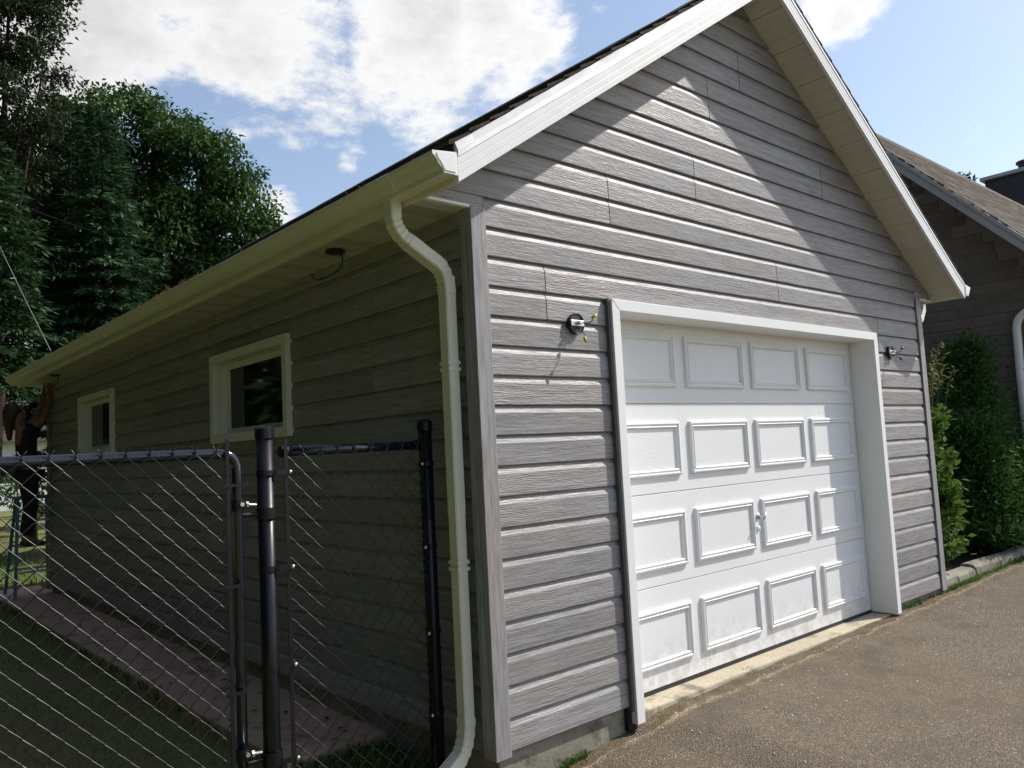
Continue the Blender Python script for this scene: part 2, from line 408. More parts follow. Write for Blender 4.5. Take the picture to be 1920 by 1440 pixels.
# garden path of poured concrete along the shaded wall
b = MB()
for (ya, yb) in ((.955, 3.02), (3.032, 5.9), (5.912, 9.4)):
    b.box(-.515 + rng.uniform(-.01, .01), .06, ya, yb, -.25, -.108 + rng.uniform(-.004, .004))
po = struct(b.build('garden_path', M['path'], bevel=.012))
# planted bed on the far side of the garage
b = MB(); n = 14
for i in range(n + 1):
    for j in range(n + 1):
        x = 5.0 + 3.1 * i / n; y = .17 + 6 * j / n
        b.v.append((x, y, .015 + .03 * math.sin(x * 5 + y * 3) + rng.uniform(-.015, .015) + .02 * min(j, 4)))
b.f = [(i * (n + 1) + j, (i + 1) * (n + 1) + j, (i + 1) * (n + 1) + j + 1, i * (n + 1) + j + 1) for i in range(n) for j in range(n)]
struct(b.build('planting_bed', M['bed'], smooth=True))

# ------------------------------------------------------------------ garage
W, D, HC = 4.932, 8.58, .1397
XR = 2.40
def zf(x): return 2.43 + .673 * (x + .29) if x <= XR else 2.43 + .646 * (5.2 - x)
def zs(x): return zf(x) + .06
def xl_at(z): return (z - 2.49) / .673 - .29
def xr_at(z): return 5.2 - (z - 2.49) / .646
G = thing('garage', 'grey sided gable garage with white overhead door filling the photo', 'garage', (W / 2, D / 2, hg(2)))
# foundation
b = MB(); b.box(.035, .93, .03, D - .03, -.4, .02).box(.93, 4.0, .21, D - .031, -.4, .0).box(4.0, W - .035, .03, D - .032, -.4, .021)
b.build('foundation', M['concrete'], G, bevel=.006)
b = MB(); b.box(.87, .935, .002, .05, -.12, .0); b.build('wood_block', M['bark'], G)
b = MB(); b.box(.94, 4.0, .028, .22, -.3, -.060); sl = b.build('door_sill', M['slab'], G, bevel=.01)
# wall cores
b = MB(); b.box(.02, .90, .02, .30, -.01, 2.44).box(3.99, W - .02, .02, .30, -.01, 2.44)
b.add([(-.2, .02, 2.46), (5.1, .02, 2.46), (XR, .02, 4.28), (-.2, .3, 2.46), (5.1, .3, 2.46), (XR, .3, 4.28)], [(0, 1, 2), (5, 4, 3), (0, 3, 4, 1), (1, 4, 5, 2), (2, 5, 3, 0)])
b.box(.90, 3.99, .02, .30, 2.09, 2.455)
fw = b.build('front_wall', M['jchannel'], G)
b = MB(); b.box(.02, .16, .30, D - .02, -.01, 1.535).box(.02, .16, .30, D - .02, 2.10, 2.45).box(.02, .16, .30, 1.905, 1.53, 2.11).box(.02, .16, 3.095, 5.745, 1.53, 2.11).box(.02, .16, 6.945, D - .02, 1.53, 2.11)
lw = b.build('left_wall', M['jchannel'], G)
b = MB(); b.box(W - .1, W, .3, D, -.01, 2.7).box(0.02, W, D - .1, D, 0, 2.45)
b.add([(-.2, D - .1, 2.45), (5.1, D - .1, 2.45), (XR, D - .1, 4.28), (-.2, D, 2.45), (5.1, D, 2.45), (XR, D, 4.28)], [(0, 1, 2), (5, 4, 3), (0, 3, 4, 1), (1, 4, 5, 2), (2, 5, 3, 0)])
b.build('back_walls', M['siding'], G)
b = MB(); b.box(.2, W - .1, .25, D - .1, -.35, -.30); b.build('garage_floor', M['concrete'], G)

def board_profile(): return [(.015, .0), (.0025, .0), (.0, .004), (.0, .103), (.0008, .105), (.0110, .1285), (.015, .1385)]   # depth, height
def board(name, parent, wall, a, b_, z0, h=HC, clip=None, top=None, bot=None):
    """one siding board; wall 'F' runs along x at y=0, 'L' runs along y at x=0"""
    prof = [(d, z) for d, z in board_profile()]
    if top: prof = [(d, min(z, top)) for d, z in prof]
    if bot: prof = [(d, max(z, bot)) for d, z in prof]
    rings = []
    nseg = 1
    for e in (0, 1):
        ring = []
        for d, z in prof:
            zz = z0 + z; p = a if e == 0 else b_
            if clip: p = max(a, clip[0](zz)) if e == 0 else min(b_, clip[1](zz))
            ring.append((p, d, zz) if wall == 'F' else (d, p, zz))
        rings.append(ring)
    if clip and any(rings[1][i][0] - rings[0][i][0] < .01 for i in range(2)): return
    m = MB().loft(rings)
    return m.build(name, M['siding'], parent)
JOINTS = {14: [.452, 4.10], 16: [2.64], 18: [.965, 4.6], 20: [1.77], 22: [3.373], 24: [1.98], 26: [2.355], 0: [], 2: [], 4: [], 6: [], 8: [], 10: [], 12: []}
TL = .078
DX0, DX1, DZ1 = .893, 3.997, 2.097
for k in range(31):
    z0 = k * HC; pair = k - k % 2
    z1 = z0 + HC
    segs = []
    if z0 < 2.45 and k < 17:
        lo, hi = TL, W - TL
    else: lo, hi = -.40, 5.4
    js = [lo] + [j for j in JOINTS.get(pair, [])] + [hi]
    for i in range(len(js) - 1):
        a, c = js[i] + (.003 if i else 0), js[i + 1] - (.003 if i < len(js) - 2 else 0)
        clip = (lambda z: xl_at(z) + .004, lambda z: xr_at(z) - .004) if k >= 17 else None
        if z1 < DZ1 + .002:
            for (p, q) in ((a, min(c, DX0 - .004)), (max(a, DX1 + .004), c)):
                if q - p > .02: board('siding_board', fw, 'F', p, q, z0)
        elif z0 > 4.22: continue
        elif k < 17: board('siding_board', fw, 'F', a, c, z0)
        elif k == 17: board('siding_board', fw, 'F', max(a, TL), min(c, W - TL), z0)
        else: board('siding_board', fw, 'F', a, c, z0, clip=clip)
# filler course above the door head
# eave return pieces that close the box ends left and right of the corner boards
for (x0, x1) in ((-.26, TL - .002), (W - TL + .002, 5.16)):
    b = MB(); b.box(x0, x1, .002, .022, 2.462, 2.512); b.build('return_board', M['siding'], fw)
WIN = [(1.862, 3.132, 1.488, 2.135), (5.70, 6.985, 1.50, 2.150)]
for k in range(18):
    z0 = k * HC; z1 = z0 + HC
    if z0 > 2.44: continue
    st = (k // 2) * 1.37 % 3.66
    js = [TL] + [j for j in (st, st + 3.66, st + 7.32) if .3 < j < D - .3] + [D - .02]
    for i in range(len(js) - 1):
        segs = [(js[i] + .003, js[i + 1] - .003)]
        for (ya, yb, za, zb) in WIN:
            ns = []
            for (p, q) in segs:
                if z1 <= za + .015 or z0 >= zb - .015 or q <= ya or p >= yb: ns.append((p, q)); continue
                fa, fb = max(p, ya + .012), min(q, yb - .012)
                if fb - fa > .03 and z1 > zb + .004: board('siding_board', lw, 'L', fa, fb, z0, bot=zb - .012 - z0)
                if fb - fa > .03 and z0 < za - .004: board('siding_board', lw, 'L', fa, fb, z0, top=za + .012 - z0)
                if ya + .01 - p > .02: ns.append((p, ya + .01))
                if q - yb + .01 > .02: ns.append((yb - .01, q))
            segs = ns
        for (p, q) in segs: board('siding_board', lw, 'L', p, q, z0, top=(2.452 - z0) if z1 > 2.452 else None)
# corner boards (front face + return on the side wall)
def corner(name, sx):
    b = MB()
    if sx == 0:
        b.box(-.012, TL, -.012, .02, -.02, 2.458); o = b.build(name, M['trimwood'], G, bevel=.003)
        b = MB(); b.box(-.0115, .02, .021, TL, -.019, 2.457); b.build(name, M['trimwood'], G, bevel=.003)
    else:
        b.box(W - TL, W + .012, -.012, .02, -.02, 2.458); b.build(name, M['trimwood'], G, bevel=.003)
        b = MB(); b.box(W - .02, W + .0115, .021, TL, -.019, 2.457); b.build(name, M['trimwood'], G, bevel=.003)
corner('corner_board', 0); corner('corner_board', 1)
b = MB(); b.box(-.012, .02, D - .06, D + .012, -.02, 2.457); b.build('corner_board', M['trimwood'], G, bevel=.003)
for bx in ((TL + .001, TL + .006, -.003), (W - TL - .012, W - TL - .001, -.005)): MB().box(*bx, .012, 0, 2.45).build('caulk_channel', M['jchannel'], G)

# door surround (bent aluminium capping) and jambs
DY = .17
def cap(name, bx, **kw):
    b = MB(); b.box(*bx); return b.build(name, M['white'], G, bevel=.0025, **kw)
b = MB(); zb = -.086
b.add([(.897, -.036, zb), (.957, -.036, zb), (.957, -.036, 2.036), (.897, -.036, 2.094), (.897, .02, zb), (.957, DY + .03, zb), (.957, DY + .03, 2.036), (.897, .02, 2.094)],
      [(0, 1, 2, 3), (1, 5, 6, 2), (0, 3, 7, 4), (2, 6, 7, 3), (0, 4, 5, 1), (4, 7, 6, 5)])
b.build('door_jamb', M['white'], G, bevel=.002)
b = MB(); zb = -.052
b.add([(3.993, -.036, zb), (3.932, -.036, zb), (3.932, -.036, 2.036), (3.993, -.036, 2.094), (3.993, .02, zb), (3.932, DY + .03, zb), (3.932, DY + .03, 2.036), (3.993, .02, 2.094)],
      [(0, 1, 2, 3), (1, 5, 6, 2), (0, 3, 7, 4), (2, 6, 7, 3), (0, 4, 5, 1), (4, 7, 6, 5)])
b.build('door_jamb', M['white'], G, bevel=.002)
b = MB()
b.add([(.899, -.0362, 2.096), (.959, -.0362, 2.037), (3.931, -.0362, 2.037), (3.991, -.0362, 2.096), (.899, .02, 2.096), (.959, DY + .03, 2.037), (3.931, DY + .03, 2.037), (3.991, .02, 2.096)],
      [(0, 1, 2, 3), (1, 5, 6, 2), (0, 3, 7, 4), (2, 6, 7, 3), (0, 4, 5, 1), (4, 7, 6, 5)])
b.build('door_head', M['white'], G, bevel=.002)
for bx in ((.880, .895, -.022), (3.995, 4.006, -.010)): MB().box(*bx, .02, -.02, 2.10).build('door_channel', M['jchannel'], G)

# overhead door
gd = MB().box(.958, 3.931, DY + .012, DY + .045, -.04, 2.08).build('garage_door', M['door'], G)
SEAM = [-.040, .514, 1.035, 1.556, 2.07]
for i in range(4):
    b = MB(); b.box(.960, 3.929, DY, DY + .012, SEAM[i] + .002, SEAM[i + 1] - .002); b.build('door_section', M['door'], gd, bevel=.002)
def ring_mesh(wd, ht):
    prof = [(0, 0), (.0, -.013), (.006, -.018), (.014, -.019), (.018, -.012), (.024, -.012), (.030, -.017), (.036, -.013), (.042, 0)]
    b = MB(); corners = [(-1, -1), (1, -1), (1, 1), (-1, 1)]; n = len(prof)
    for sx, sz in corners:
        for ins, d in prof: b.v.append((sx * (wd / 2 - ins), d, sz * (ht / 2 - ins)))
    for c in range(4):
        e = (c + 1) % 4
        for j in range(n - 1): b.f.append((c * n + j, e * n + j, e * n + j + 1, c * n + j + 1))
    return b.mesh('panel_moulding')
rm = ring_mesh(.63, .316)
pm = MB().box(-.274, .274, -.004, 0, -.117, .117).mesh('raised_panel')
for cx in (1.345, 2.080, 2.808, 3.541):
    for cz in (1.814, 1.291, .765, .232):
        link('panel_moulding', rm, M['door'], gd, loc=(cx, DY, cz))
        link('raised_panel', pm, M['door'], gd, loc=(cx, DY - .0005, cz), bevel=.002)
b = MB(); b.box(.962, 3.927, DY - .004, DY + .02, -.060, -.041); b.build('bottom_seal', M['rubber'], gd)
b = MB(); b.disc((2.452, DY, .812), (0, -1, 0), .020, .008, 18).tube([(2.452, DY, .812), (2.452, DY - .05, .812)], .009, 8)
b.tube([(2.425, DY - .05, .790), (2.452, DY - .052, .816), (2.472, DY - .05, .835)], [.008, .010, .007], 8); b.build('door_handle', M['steel'], gd, smooth=True)
b = MB(); b.disc((2.444, DY, .733), (0, -1, 0), .016, .010, 18, .004); b.build('door_lock', M['white'], gd, smooth=True)

# roof
RO = MB(); yF, yB = -.262, D + .29
def roofpt(x, y, n): return (x, y, zf(x) + n)
for (x0, x1) in ((-.30, XR), (5.21, XR)):
    RO.add([roofpt(x0, yF, .10), roofpt(x1, yF, .10), roofpt(x1, yF, .172), roofpt(x0, yF, .172), roofpt(x0, yB, .10), roofpt(x1, yB, .10), roofpt(x1, yB, .172), roofpt(x0, yB, .172)],
           [(0, 1, 2, 3), (4, 7, 6, 5), (0, 3, 7, 4), (1, 5, 6, 2), (3, 2, 6, 7), (0, 4, 5, 1)])
roof = RO.build('roof', M['bark'], G)
for side in (0, 1):
    x0, x1 = (-.325, XR) if side == 0 else (5.235, XR)
    ncs = 23; sgn = 1 if side == 0 else -1
    for i in range(ncs):
        t0 = i / ncs; t1 = min((i + 1.25) / ncs, 1.0); xa = x0 + (x1 - x0) * t0; xb = x0 + (x1 - x0) * t1
        b = MB(); ny = 62; rings = []
        for j in range(ny + 1):
            y = yF - .012 + (yB - yF + .02) * j / ny; jt = rng.uniform(-.006, .006); q = rng.uniform(-.002, .003)
            rings.append([roofpt(xa + sgn * jt, y, .176 + q), roofpt(xb, y, .174), roofpt(xb, y, .180), roofpt(xa + sgn * jt, y, .196 + q)])
        b.loft(rings); b.build('shingle_course', M['shingle'], roof)
b = MB(); rings = []
for j in range(40):
    y = yF - .012 + (yB - yF) * j / 39; q = rng.uniform(0, .006)
    rings.append([(XR - .16, y, zf(XR - .16) + .188 + q), (XR, y, zf(XR) + .205 + q), (XR + .16, y, zf(XR + .16) + .188 + q), (XR, y, zf(XR) + .16)])
b.loft(rings); b.build('ridge_cap', M['shingle'], roof)
# rake fascias: flat ribbed board with a flashing strip that leans back on top of it
prof = [(-.262, .004), (-.285, .0), (-.285, .030), (-.2838, .0315), (-.2838, .034), (-.285, .0355), (-.285, .066), (-.2838, .0675), (-.2838, .070), (-.285, .0715), (-.285, .106), (-.262, .106)]
for (xa, xb) in ((-.287, XR - .0008), (5.198, XR + .0008)):
    b = MB(); rings = []
    for x in (xa, xb): rings.append([(x, y, zf(x) + n) for y, n in prof])
    b.loft(rings); b.build('rake_fascia', M['fascia'], G, bevel=.0015)
    b = MB(); rings = []; nseg = 28
    for j in range(nseg + 1):
        t = j / nseg; x = xa + (xb - xa) * t; wv = rng.uniform(-.003, .003)
        curl = .006 if j == 0 else 0
        rings.append([(x, -.2885, zf(x) + .107), (x, -.285 + wv * .5 - curl, zf(x) + .132 + wv * .5), (x, -.268 + wv, zf(x) + .170 + wv + curl), (x, -.246, zf(x) + .1755), (x, -.246, zf(x) + .171), (x, -.262, zf(x) + .109)])
    b.loft(rings); b.build('drip_flashing', M['fascia'], G, smooth=False)
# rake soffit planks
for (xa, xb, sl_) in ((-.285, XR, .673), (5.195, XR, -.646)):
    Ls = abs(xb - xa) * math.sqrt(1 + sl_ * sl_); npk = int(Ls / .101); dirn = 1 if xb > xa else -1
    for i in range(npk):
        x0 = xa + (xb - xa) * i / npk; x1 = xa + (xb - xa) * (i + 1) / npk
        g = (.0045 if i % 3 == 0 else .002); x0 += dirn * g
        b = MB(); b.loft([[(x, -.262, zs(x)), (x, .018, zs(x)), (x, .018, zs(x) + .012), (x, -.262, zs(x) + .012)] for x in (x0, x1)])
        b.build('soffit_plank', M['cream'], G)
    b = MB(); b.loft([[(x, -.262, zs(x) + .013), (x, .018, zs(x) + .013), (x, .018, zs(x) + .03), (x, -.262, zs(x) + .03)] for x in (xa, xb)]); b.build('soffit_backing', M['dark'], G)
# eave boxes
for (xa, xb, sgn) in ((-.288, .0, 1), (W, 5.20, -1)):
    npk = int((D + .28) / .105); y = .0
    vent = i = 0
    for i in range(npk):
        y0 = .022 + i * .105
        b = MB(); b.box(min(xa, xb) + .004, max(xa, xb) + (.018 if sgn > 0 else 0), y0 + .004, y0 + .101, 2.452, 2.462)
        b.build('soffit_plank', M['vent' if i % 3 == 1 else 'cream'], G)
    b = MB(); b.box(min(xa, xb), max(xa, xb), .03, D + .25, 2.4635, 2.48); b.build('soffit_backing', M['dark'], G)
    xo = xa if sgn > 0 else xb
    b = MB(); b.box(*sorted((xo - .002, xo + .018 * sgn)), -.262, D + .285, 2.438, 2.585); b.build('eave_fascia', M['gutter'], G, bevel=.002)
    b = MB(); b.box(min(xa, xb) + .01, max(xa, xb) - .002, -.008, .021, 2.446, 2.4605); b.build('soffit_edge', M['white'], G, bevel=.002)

# gutters
def gprof(s, xo):
    o = [(0, 2.556), (0, 2.458), (.072, 2.458), (.076, 2.474), (.086, 2.481), (.098, 2.492), (.106, 2.507), (.116, 2.520), (.126, 2.526), (.126, 2.541), (.118, 2.541)]
    i_ = [(.118, 2.538), (.123, 2.538), (.123, 2.529), (.113, 2.523), (.103, 2.509), (.095, 2.495), (.083, 2.484), (.073, 2.477), (.069, 2.461), (.003, 2.461), (.003, 2.556)]
    return [(xo + s * a, z) for a, z in o + i_]
GS = .003
for (s, xo) in ((-1, -.2905), (1, 5.203)):
    gu = MB(); rings = []
    for y in (-.284, .09, .30, 2.0, 4.5, 7.0, D + .285): rings.append([(x, y, z + GS * y) for x, z in gprof(s, xo)])
    gu.loft(rings); gut = gu.build('gutter', M['gutter'], G)
    for ye in (-.2845, D + .2855):
        o = gprof(s, xo)[:11]; b = MB(); th = -.003 if ye < 0 else .003
        b.loft([[(x, ye, z) for x, z in o], [(x, ye + th, z) for x, z in o]])
        if ye < 0:
            inn = [(xo + s * a, z) for a, z in [(.012, 2.545), (.012, 2.468), (.066, 2.468), (.078, 2.488), (.098, 2.512), (.106, 2.53), (.10, 2.538)]]
            b.loft([[(x, ye - .0032, z) for x, z in inn], [(x, ye - .0062, z) for x, z in inn]])
        b.build('end_cap', M['white'], gut)
    for (y0, y1) in ((.045, .225), (3.05, 3.09), (6.0, 6.04)):      # outlet sleeve and seam sleeves
        o = gprof(s, xo)[1:10]; b = MB(); rings = []
        for y in (y0, y1): rings.append([(x + s * .0025, y, z + GS * y - .0025) for x, z in o] + [(x, y, z + GS * y + .001) for x, z in reversed(o)])
        b.loft(rings); b.build('gutter_sleeve', M['gutter'], gut)
# debris lying along the lip of the near gutter
DV, DF = [], []
for i in range(420):
    y = rng.uniform(-.2, 8.6); x = rng.uniform(-.41, -.32); z = 2.542 + GS * y + rng.uniform(0, .018) - (.02 if x > -.34 else 0) * 0
    if rng.random() < .5: y = rng.gauss(2.9, .35)
    a = rng.uniform(0, 6.28); r = rng.uniform(.008, .022); o = len(DV)
    n = Vector((rng.uniform(-1, 1), rng.uniform(-1, 1), rng.uniform(.2, 1))).normalized(); u = n.orthogonal().normalized(); v = n.cross(u)
    u, v = u * math.cos(a) + v * math.sin(a), v * math.cos(a) - u * math.sin(a)
    c = Vector((x, y, z)); DV += [c - u * r, c + v * r * .45, c + u * r, c - v * r * .45]; DF.append((o, o + 1, o + 2, o + 3))
M['litter'] = leafmat('leaf_litter', (.07, .035, .014), (.19, .085, .022), .1, .8, (.34, .14, .03))
lo = fast_mesh('leaf_litter', DV, DF, M['litter']); lo['kind'] = 'stuff'; tag(lo, 'dry leaf litter and needles caught along the near gutter', 'leaf litter')

# downspouts
def spout(path, wx, wy, name, parent, mat_, ribs=()):
    """rectangular pipe following path; each node (pos, direction-normal in xz-plane handled by averaging)"""
    pts = [Vector(p) for p in path]; rings = []
    for i, p in enumerate(pts):
        t = (pts[min(i + 1, len(pts) - 1)] - pts[max(i - 1, 0)]).normalized()
        side = Vector((0, 1, 0)); side = (side - t * side.dot(t)).normalized(); nrm = t.cross(side)
        k = .91 if i in ribs else 1.0
        a, c = wy / 2 * k, wx / 2 * k; e = .006
        rings.append([p + side * u + nrm * v for u, v in ((-a + e, -c), (a - e, -c), (a, -c + e), (a, c - e), (a - e, c), (-a + e, c), (-a, c - e), (-a, -c + e))])
    m = MB(); m.loft(rings); return m.build(name, mat_, parent)
def bez(p0, p1, p2, n): 
    p0, p1, p2 = map(Vector, (p0, p1, p2)); return [p0 * (1 - t) ** 2 + p1 * 2 * t * (1 - t) + p2 * t * t for t in [i / n for i in range(n + 1)]]
YD = .124; XD = -.064
ds = spout([(XD, YD, 1.05), (XD, YD, .13)],   .056, .064, 'downspout', G, M['gutter'])
spout([(XD, YD, 2.14), (XD, YD, 1.05)], .059, .067, 'upper_pipe', ds, M['gutter'])
e1 = [(-.332, YD + .02, 2.47)] + bez((-.332, YD + .02, 2.40), (-.332, YD + .02, 2.325), (-.262, YD + .012, 2.283), 10)
spout(e1, .058, .070, 'elbow', ds, M['gutter'], ribs=(3, 5, 7, 9))
e2 = bez((-.262, YD + .012, 2.283), (-.15, YD + .004, 2.216), (-.118, YD, 2.197), 2) + bez((-.118, YD, 2.197), (XD, YD, 2.162), (XD, YD, 2.06), 10)[1:]
spout(e2, .062, .072, 'elbow', ds, M['gutter'], ribs=(5, 7, 9))
e3 = bez((XD, YD, .16), (XD, YD, .03), (-.135, YD - .01, -.01), 10) + [Vector((-.28, YD - .03, -.085))]
spout(e3, .062, .070, 'elbow', ds, M['gutter'], ribs=(2, 4, 6, 8))
for z in (1.70, .80, 1.73, .83):
    b = MB(); hx, hy = .032, .036
    b.box(XD - hx - .002, XD + hx + .002, YD - hy, YD + hy, z, z + .017); b.build('pipe_strap', M['gutter'], ds, bevel=.002)
spout([(5.26, .12, 2.46), (5.26, .12, 2.40), (5.20, .12, 2.32), (5.05, .12, 2.24), (5.00, .12, 2.18), (5.0, .12, 2.10)], .062, .085, 'downspout', G, M['white'])

# windows in the shaded wall
for (ya, yb, za, zb) in WIN:
    wr = MB(); f = .062; xo, xi = -.034, .02
    win = MB().box(.098, .112, ya + f, yb - f, za + f, zb - f).build('window', M['trim_bounce_cream'], G)
    for bx in ((ya, yb, zb - f, zb), (ya, yb, za, za + f), (ya, ya + f, za + f + .0005, zb - f - .0005), (yb - f, yb, za + f + .0005, zb - f - .0005)):
        b = MB(); b.box(xo, xi, *bx); b.build('casing', M['trim_bounce_cream'], win, bevel=.002)
    for bx in ((ya + f - .012, ya + f, za + f, zb - f), (yb - f, yb - f + .012, za + f, zb - f), (ya + f, yb - f, zb - f, zb - f + .012), (ya + f, yb - f, za + f - .012, za + f)):
        b = MB(); b.box(.0205, .1, *bx); b.build('reveal', M['trim_bounce_cream'], win)
    s_ = .042
    for bx in ((ya + f + .001, ya + f + s_, za + f + .001, zb - f - .001), (yb - f - s_, yb - f - .001, za + f + .001, zb - f - .001), (ya + f + s_, yb - f - s_, zb - f - s_, zb - f - .001), (ya + f + s_, yb - f - s_, za + f + .001, za + f + s_)):
        b = MB(); b.box(.074, .0975, *bx); b.build('sash', M['trim_bounce_cream'], win, bevel=.002)
    b = MB(); b.box(.086, .0975, ya + f + s_, yb - f - s_, za + f + s_, zb - f - s_); b.build('pane', M['glass'], win)

# wall boxes left without their lamps, wires hanging out
def jbox(cx, cz, connectors, label):
    jb = MB(); jb.disc((cx, .004, cz), (0, -1, 0), .052, .022, 28); o = jb.build('junction_box', M['dark'], G); o['label'] = label
    b = MB(); 
    for a in range(28):
        pass
    b.tube([(cx + .052 * math.cos(t), -.019, cz + .052 * math.sin(t)) for t in [i * 2 * math.pi / 28 for i in range(29)]], .0035, 6); b.build('rim', M['black'], o, smooth=True)
    b = MB(); b.box(cx - .046, cx + .046, -.027, -.0225, cz - .014, cz + .016); b.box(cx - .008, cx + .012, -.05, -.028, cz - .006, cz + .010); b.build('strap_bar', M['steel'], o, bevel=.002)
    b = MB()
    for (a, c, bend) in connectors:
        p0 = Vector((cx + .02 * a, -.02, cz + .02 * c)); p2 = Vector((cx + a * .055, -.075, cz + c * .075)); p1 = (p0 + p2) / 2 + Vector((bend, -.04, -.03))
        b.tube(bez(p0, p1, p2, 8), .0026, 6)
    b.build('wire', M['dark'], o, smooth=True)
    for (a, c, bend) in connectors:
        p2 = Vector((cx + a * .055, -.075, cz + c * .075)); d = Vector((a * .6, -.3, c)).normalized()
        b = MB(); b.tube([p2, p2 + d * .012, p2 + d * .030], [.006, .009, .006], 8); b.build('wire_connector', M['yellow'], o, smooth=True)
M['yellow'] = simple('yellow_nut', (.62, .47, .04), .4, .4, dirt=0)
jbox(.640, 1.948, ((1.0, .35, .02), (-.15, -1.0, .02)), 'open lamp box with yellow wire nuts left of the white door')
M_y = M['yellow']; M['yellow'] = M['dark']
jbox(4.262, 1.957, ((1.0, .3, .01), (.2, -.6, .01)), 'open lamp box with dark wires right of the white door')
M['yellow'] = M_y
for (x, y) in ((-.150, .99), (-.17, 7.40)):
    jb = MB(); jb.disc((x, y, 2.451), (0, 0, -1), .052, .016, 24); o = jb.build('soffit_box', M['dark'], G)
    b = MB(); b.tube(bez((x + .03, y, 2.44), (x + .06, y - .03, 2.36), (x - .02, y + .05, 2.315), 10) + bez((x - .02, y + .05, 2.315), (x - .09, y + .1, 2.28), (x - .10, y + .08, 2.33), 6)[1:], .0045, 6); b.build('wire', M['dark'], o, smooth=True)

# ------------------------------------------------------------------ chain link fence
FY = .30
def zigzag(x0, x1, z0, z1, parent, y=FY - .0255):
    """woven mesh: every wire is one zigzag standing on end, hooked into its neighbours"""
    P = .0405; n = int((x1 - x0) / P); P = (x1 - x0) / n; cache = {}
    nz = int((z1 - z0) / P); nz += nz % 2
    for par in (0, 1):
        pts = []
        for j in range(nz + 1):
            sx = 1 if (j + par) % 2 else -1
            amp = P / 2 + .0022
            pts.append(Vector((sx * (amp - .004), -.0020 * sx, z0 + j * P - .003)))
            pts.append(Vector((sx * amp, -.0026 * sx, z0 + j * P)))
            pts.append(Vector((sx * (amp - .004), -.0020 * sx, z0 + j * P + .003)))
        # twisted end standing above the rail
        e = pts[-2].copy(); sg = 1 if e.x > 0 else -1; pts = pts[:-1]
        pts += [e + Vector((-.004 * sg, -.004, .010)), e + Vector((.004 * sg, .004, .020)), e + Vector((.012 * sg, -.003, .030))]
        cache[par] = MB().tube(pts, .0025, 6).mesh('wire', True)
    for i in range(n):
        o = link('wire', cache[i % 2], M['wire'], parent, loc=(x0 + (i + .5) * P, y, 0))
def post(x, y, r, zt, parent, name='post'):
    b = MB(); b.tube([(x, y, -.5), (x, y, zt)], r, 20); p = b.build(name, M['black'], parent, smooth=False)
    p.data.shade_smooth()
    b = MB(); b.disc((x, y, zt - .028), (0, 0, 1), r * 1.14, .040, 22, .014); b.build('post_cap', M['black'], p, smooth=False)
    return p
FS = thing('fence_section', 'short black chain link fence section between gate post and garage wall', 'fence', (-.5, FY, hg(0)))
p1 = post(-.887, FY, .0335, 1.452, FS); p2 = post(-.098, FY, .032, 1.468, FS)
b = MB(); b.tube([(-.815, FY, 1.368), (-.135, FY, 1.372)], .0205, 16); b.build('top_rail', M['rail'], FS, smooth=True)
for q_ in (((-.822, FY, 1.368), (1, 0, 0)), ((-.132, FY, 1.372), (-1, 0, 0))): MB().disc(*q_, .024, .03, 16).build('rail_cup', M['black'], FS)
zigzag(-.815, -.125, -.10, 1.395, FS)
for x in (-.812, -.137):
    b = MB(); b.box(x - .008, x + .008, FY - .034, FY - .029, -.12, 1.42); b.build('tension_bar', M['black'], FS)
for z in (1.285, .905, .52, .16):
    for (xp, r, xe, sg) in ((-.887, .0385, -.795, 1), (-.098, .036, -.152, -1)):
        b = MB(); b.tube([(xp, FY, z - .011), (xp, FY, z + .011)], r, 20); b.box(*sorted((xp + sg * .03, xe)), FY - .040, FY - .036, z - .011, z + .011); o = b.build('tension_band', M['black'], FS)
        b = MB(); b.disc((xe - sg * .004, FY - .040, z), (0, -1, 0), .0085, .003, 12, .005); b.build('bolt', M['steel'], o, smooth=True)
GT = thing('fence_gate', 'wide black chain link gate with rounded corner hung left of post', 'gate', (-1.9, FY, hg(0)))
xg, xe = -1.005, -3.4; zt = 1.37
frame = [(xg, FY, -.06)] + [(xg, FY, 1.30)] + bez((xg, FY, 1.30), (xg, FY, zt), (xg - .07, FY, zt), 8)[1:] + [Vector((xg - .3, FY, zt))] + [(xe + .07, FY, zt)] + bez((xe + .07, FY, zt), (xe, FY, zt), (xe, FY, 1.30), 8)[1:] + [(xe, FY, -.06)] + [(xg, FY, -.06)]
b = MB(); b.tube(frame, .0200, 16); b.build('gate_frame', M['rail'], GT, smooth=True)
zigzag(xe + .03, xg - .048, -.09, 1.395, GT)
b = MB(); b.box(xg - .056, xg - .042, FY - .034, FY - .029, -.08, 1.425); b.build('tension_bar', M['black'], GT)
for z in (1.245, .86, .46, .08):
    b = MB(); b.tube([(xg, FY, z - .009), (xg, FY, z + .009)], .022, 18); b.box(xg - .066, xg, FY - .0375, FY - .0345, z - .006, z + .006); b.build('tension_band', M['black'], GT)
for z in (1.165, .22):
    b = MB(); b.tube([(xg, FY, z - .022), (xg, FY, z + .022)], .0245, 18); b.tube([(xg, FY, z - .04), (-.887, FY, z - .04)], .009, 10); b.tube([(-.887, FY, z - .062), (-.887, FY, z - .018)], .0405, 20); h = b.build('hinge', M['black'], GT, smooth=False)
    b = MB(); b.tube([(xg + .006, FY - .036, z + .004), (xg + .006, FY - .016, z + .004)], .0085, 10); b.tube([(xg + .028, FY - .028, z + .002), (xg + .064, FY - .028, z - .002)], .006, 8); b.disc((xg + .022, FY - .028, z + .002), (1, 0, 0), .0125, .010, 6); b.build('hinge_bolt', M['steel'], h, smooth=False)

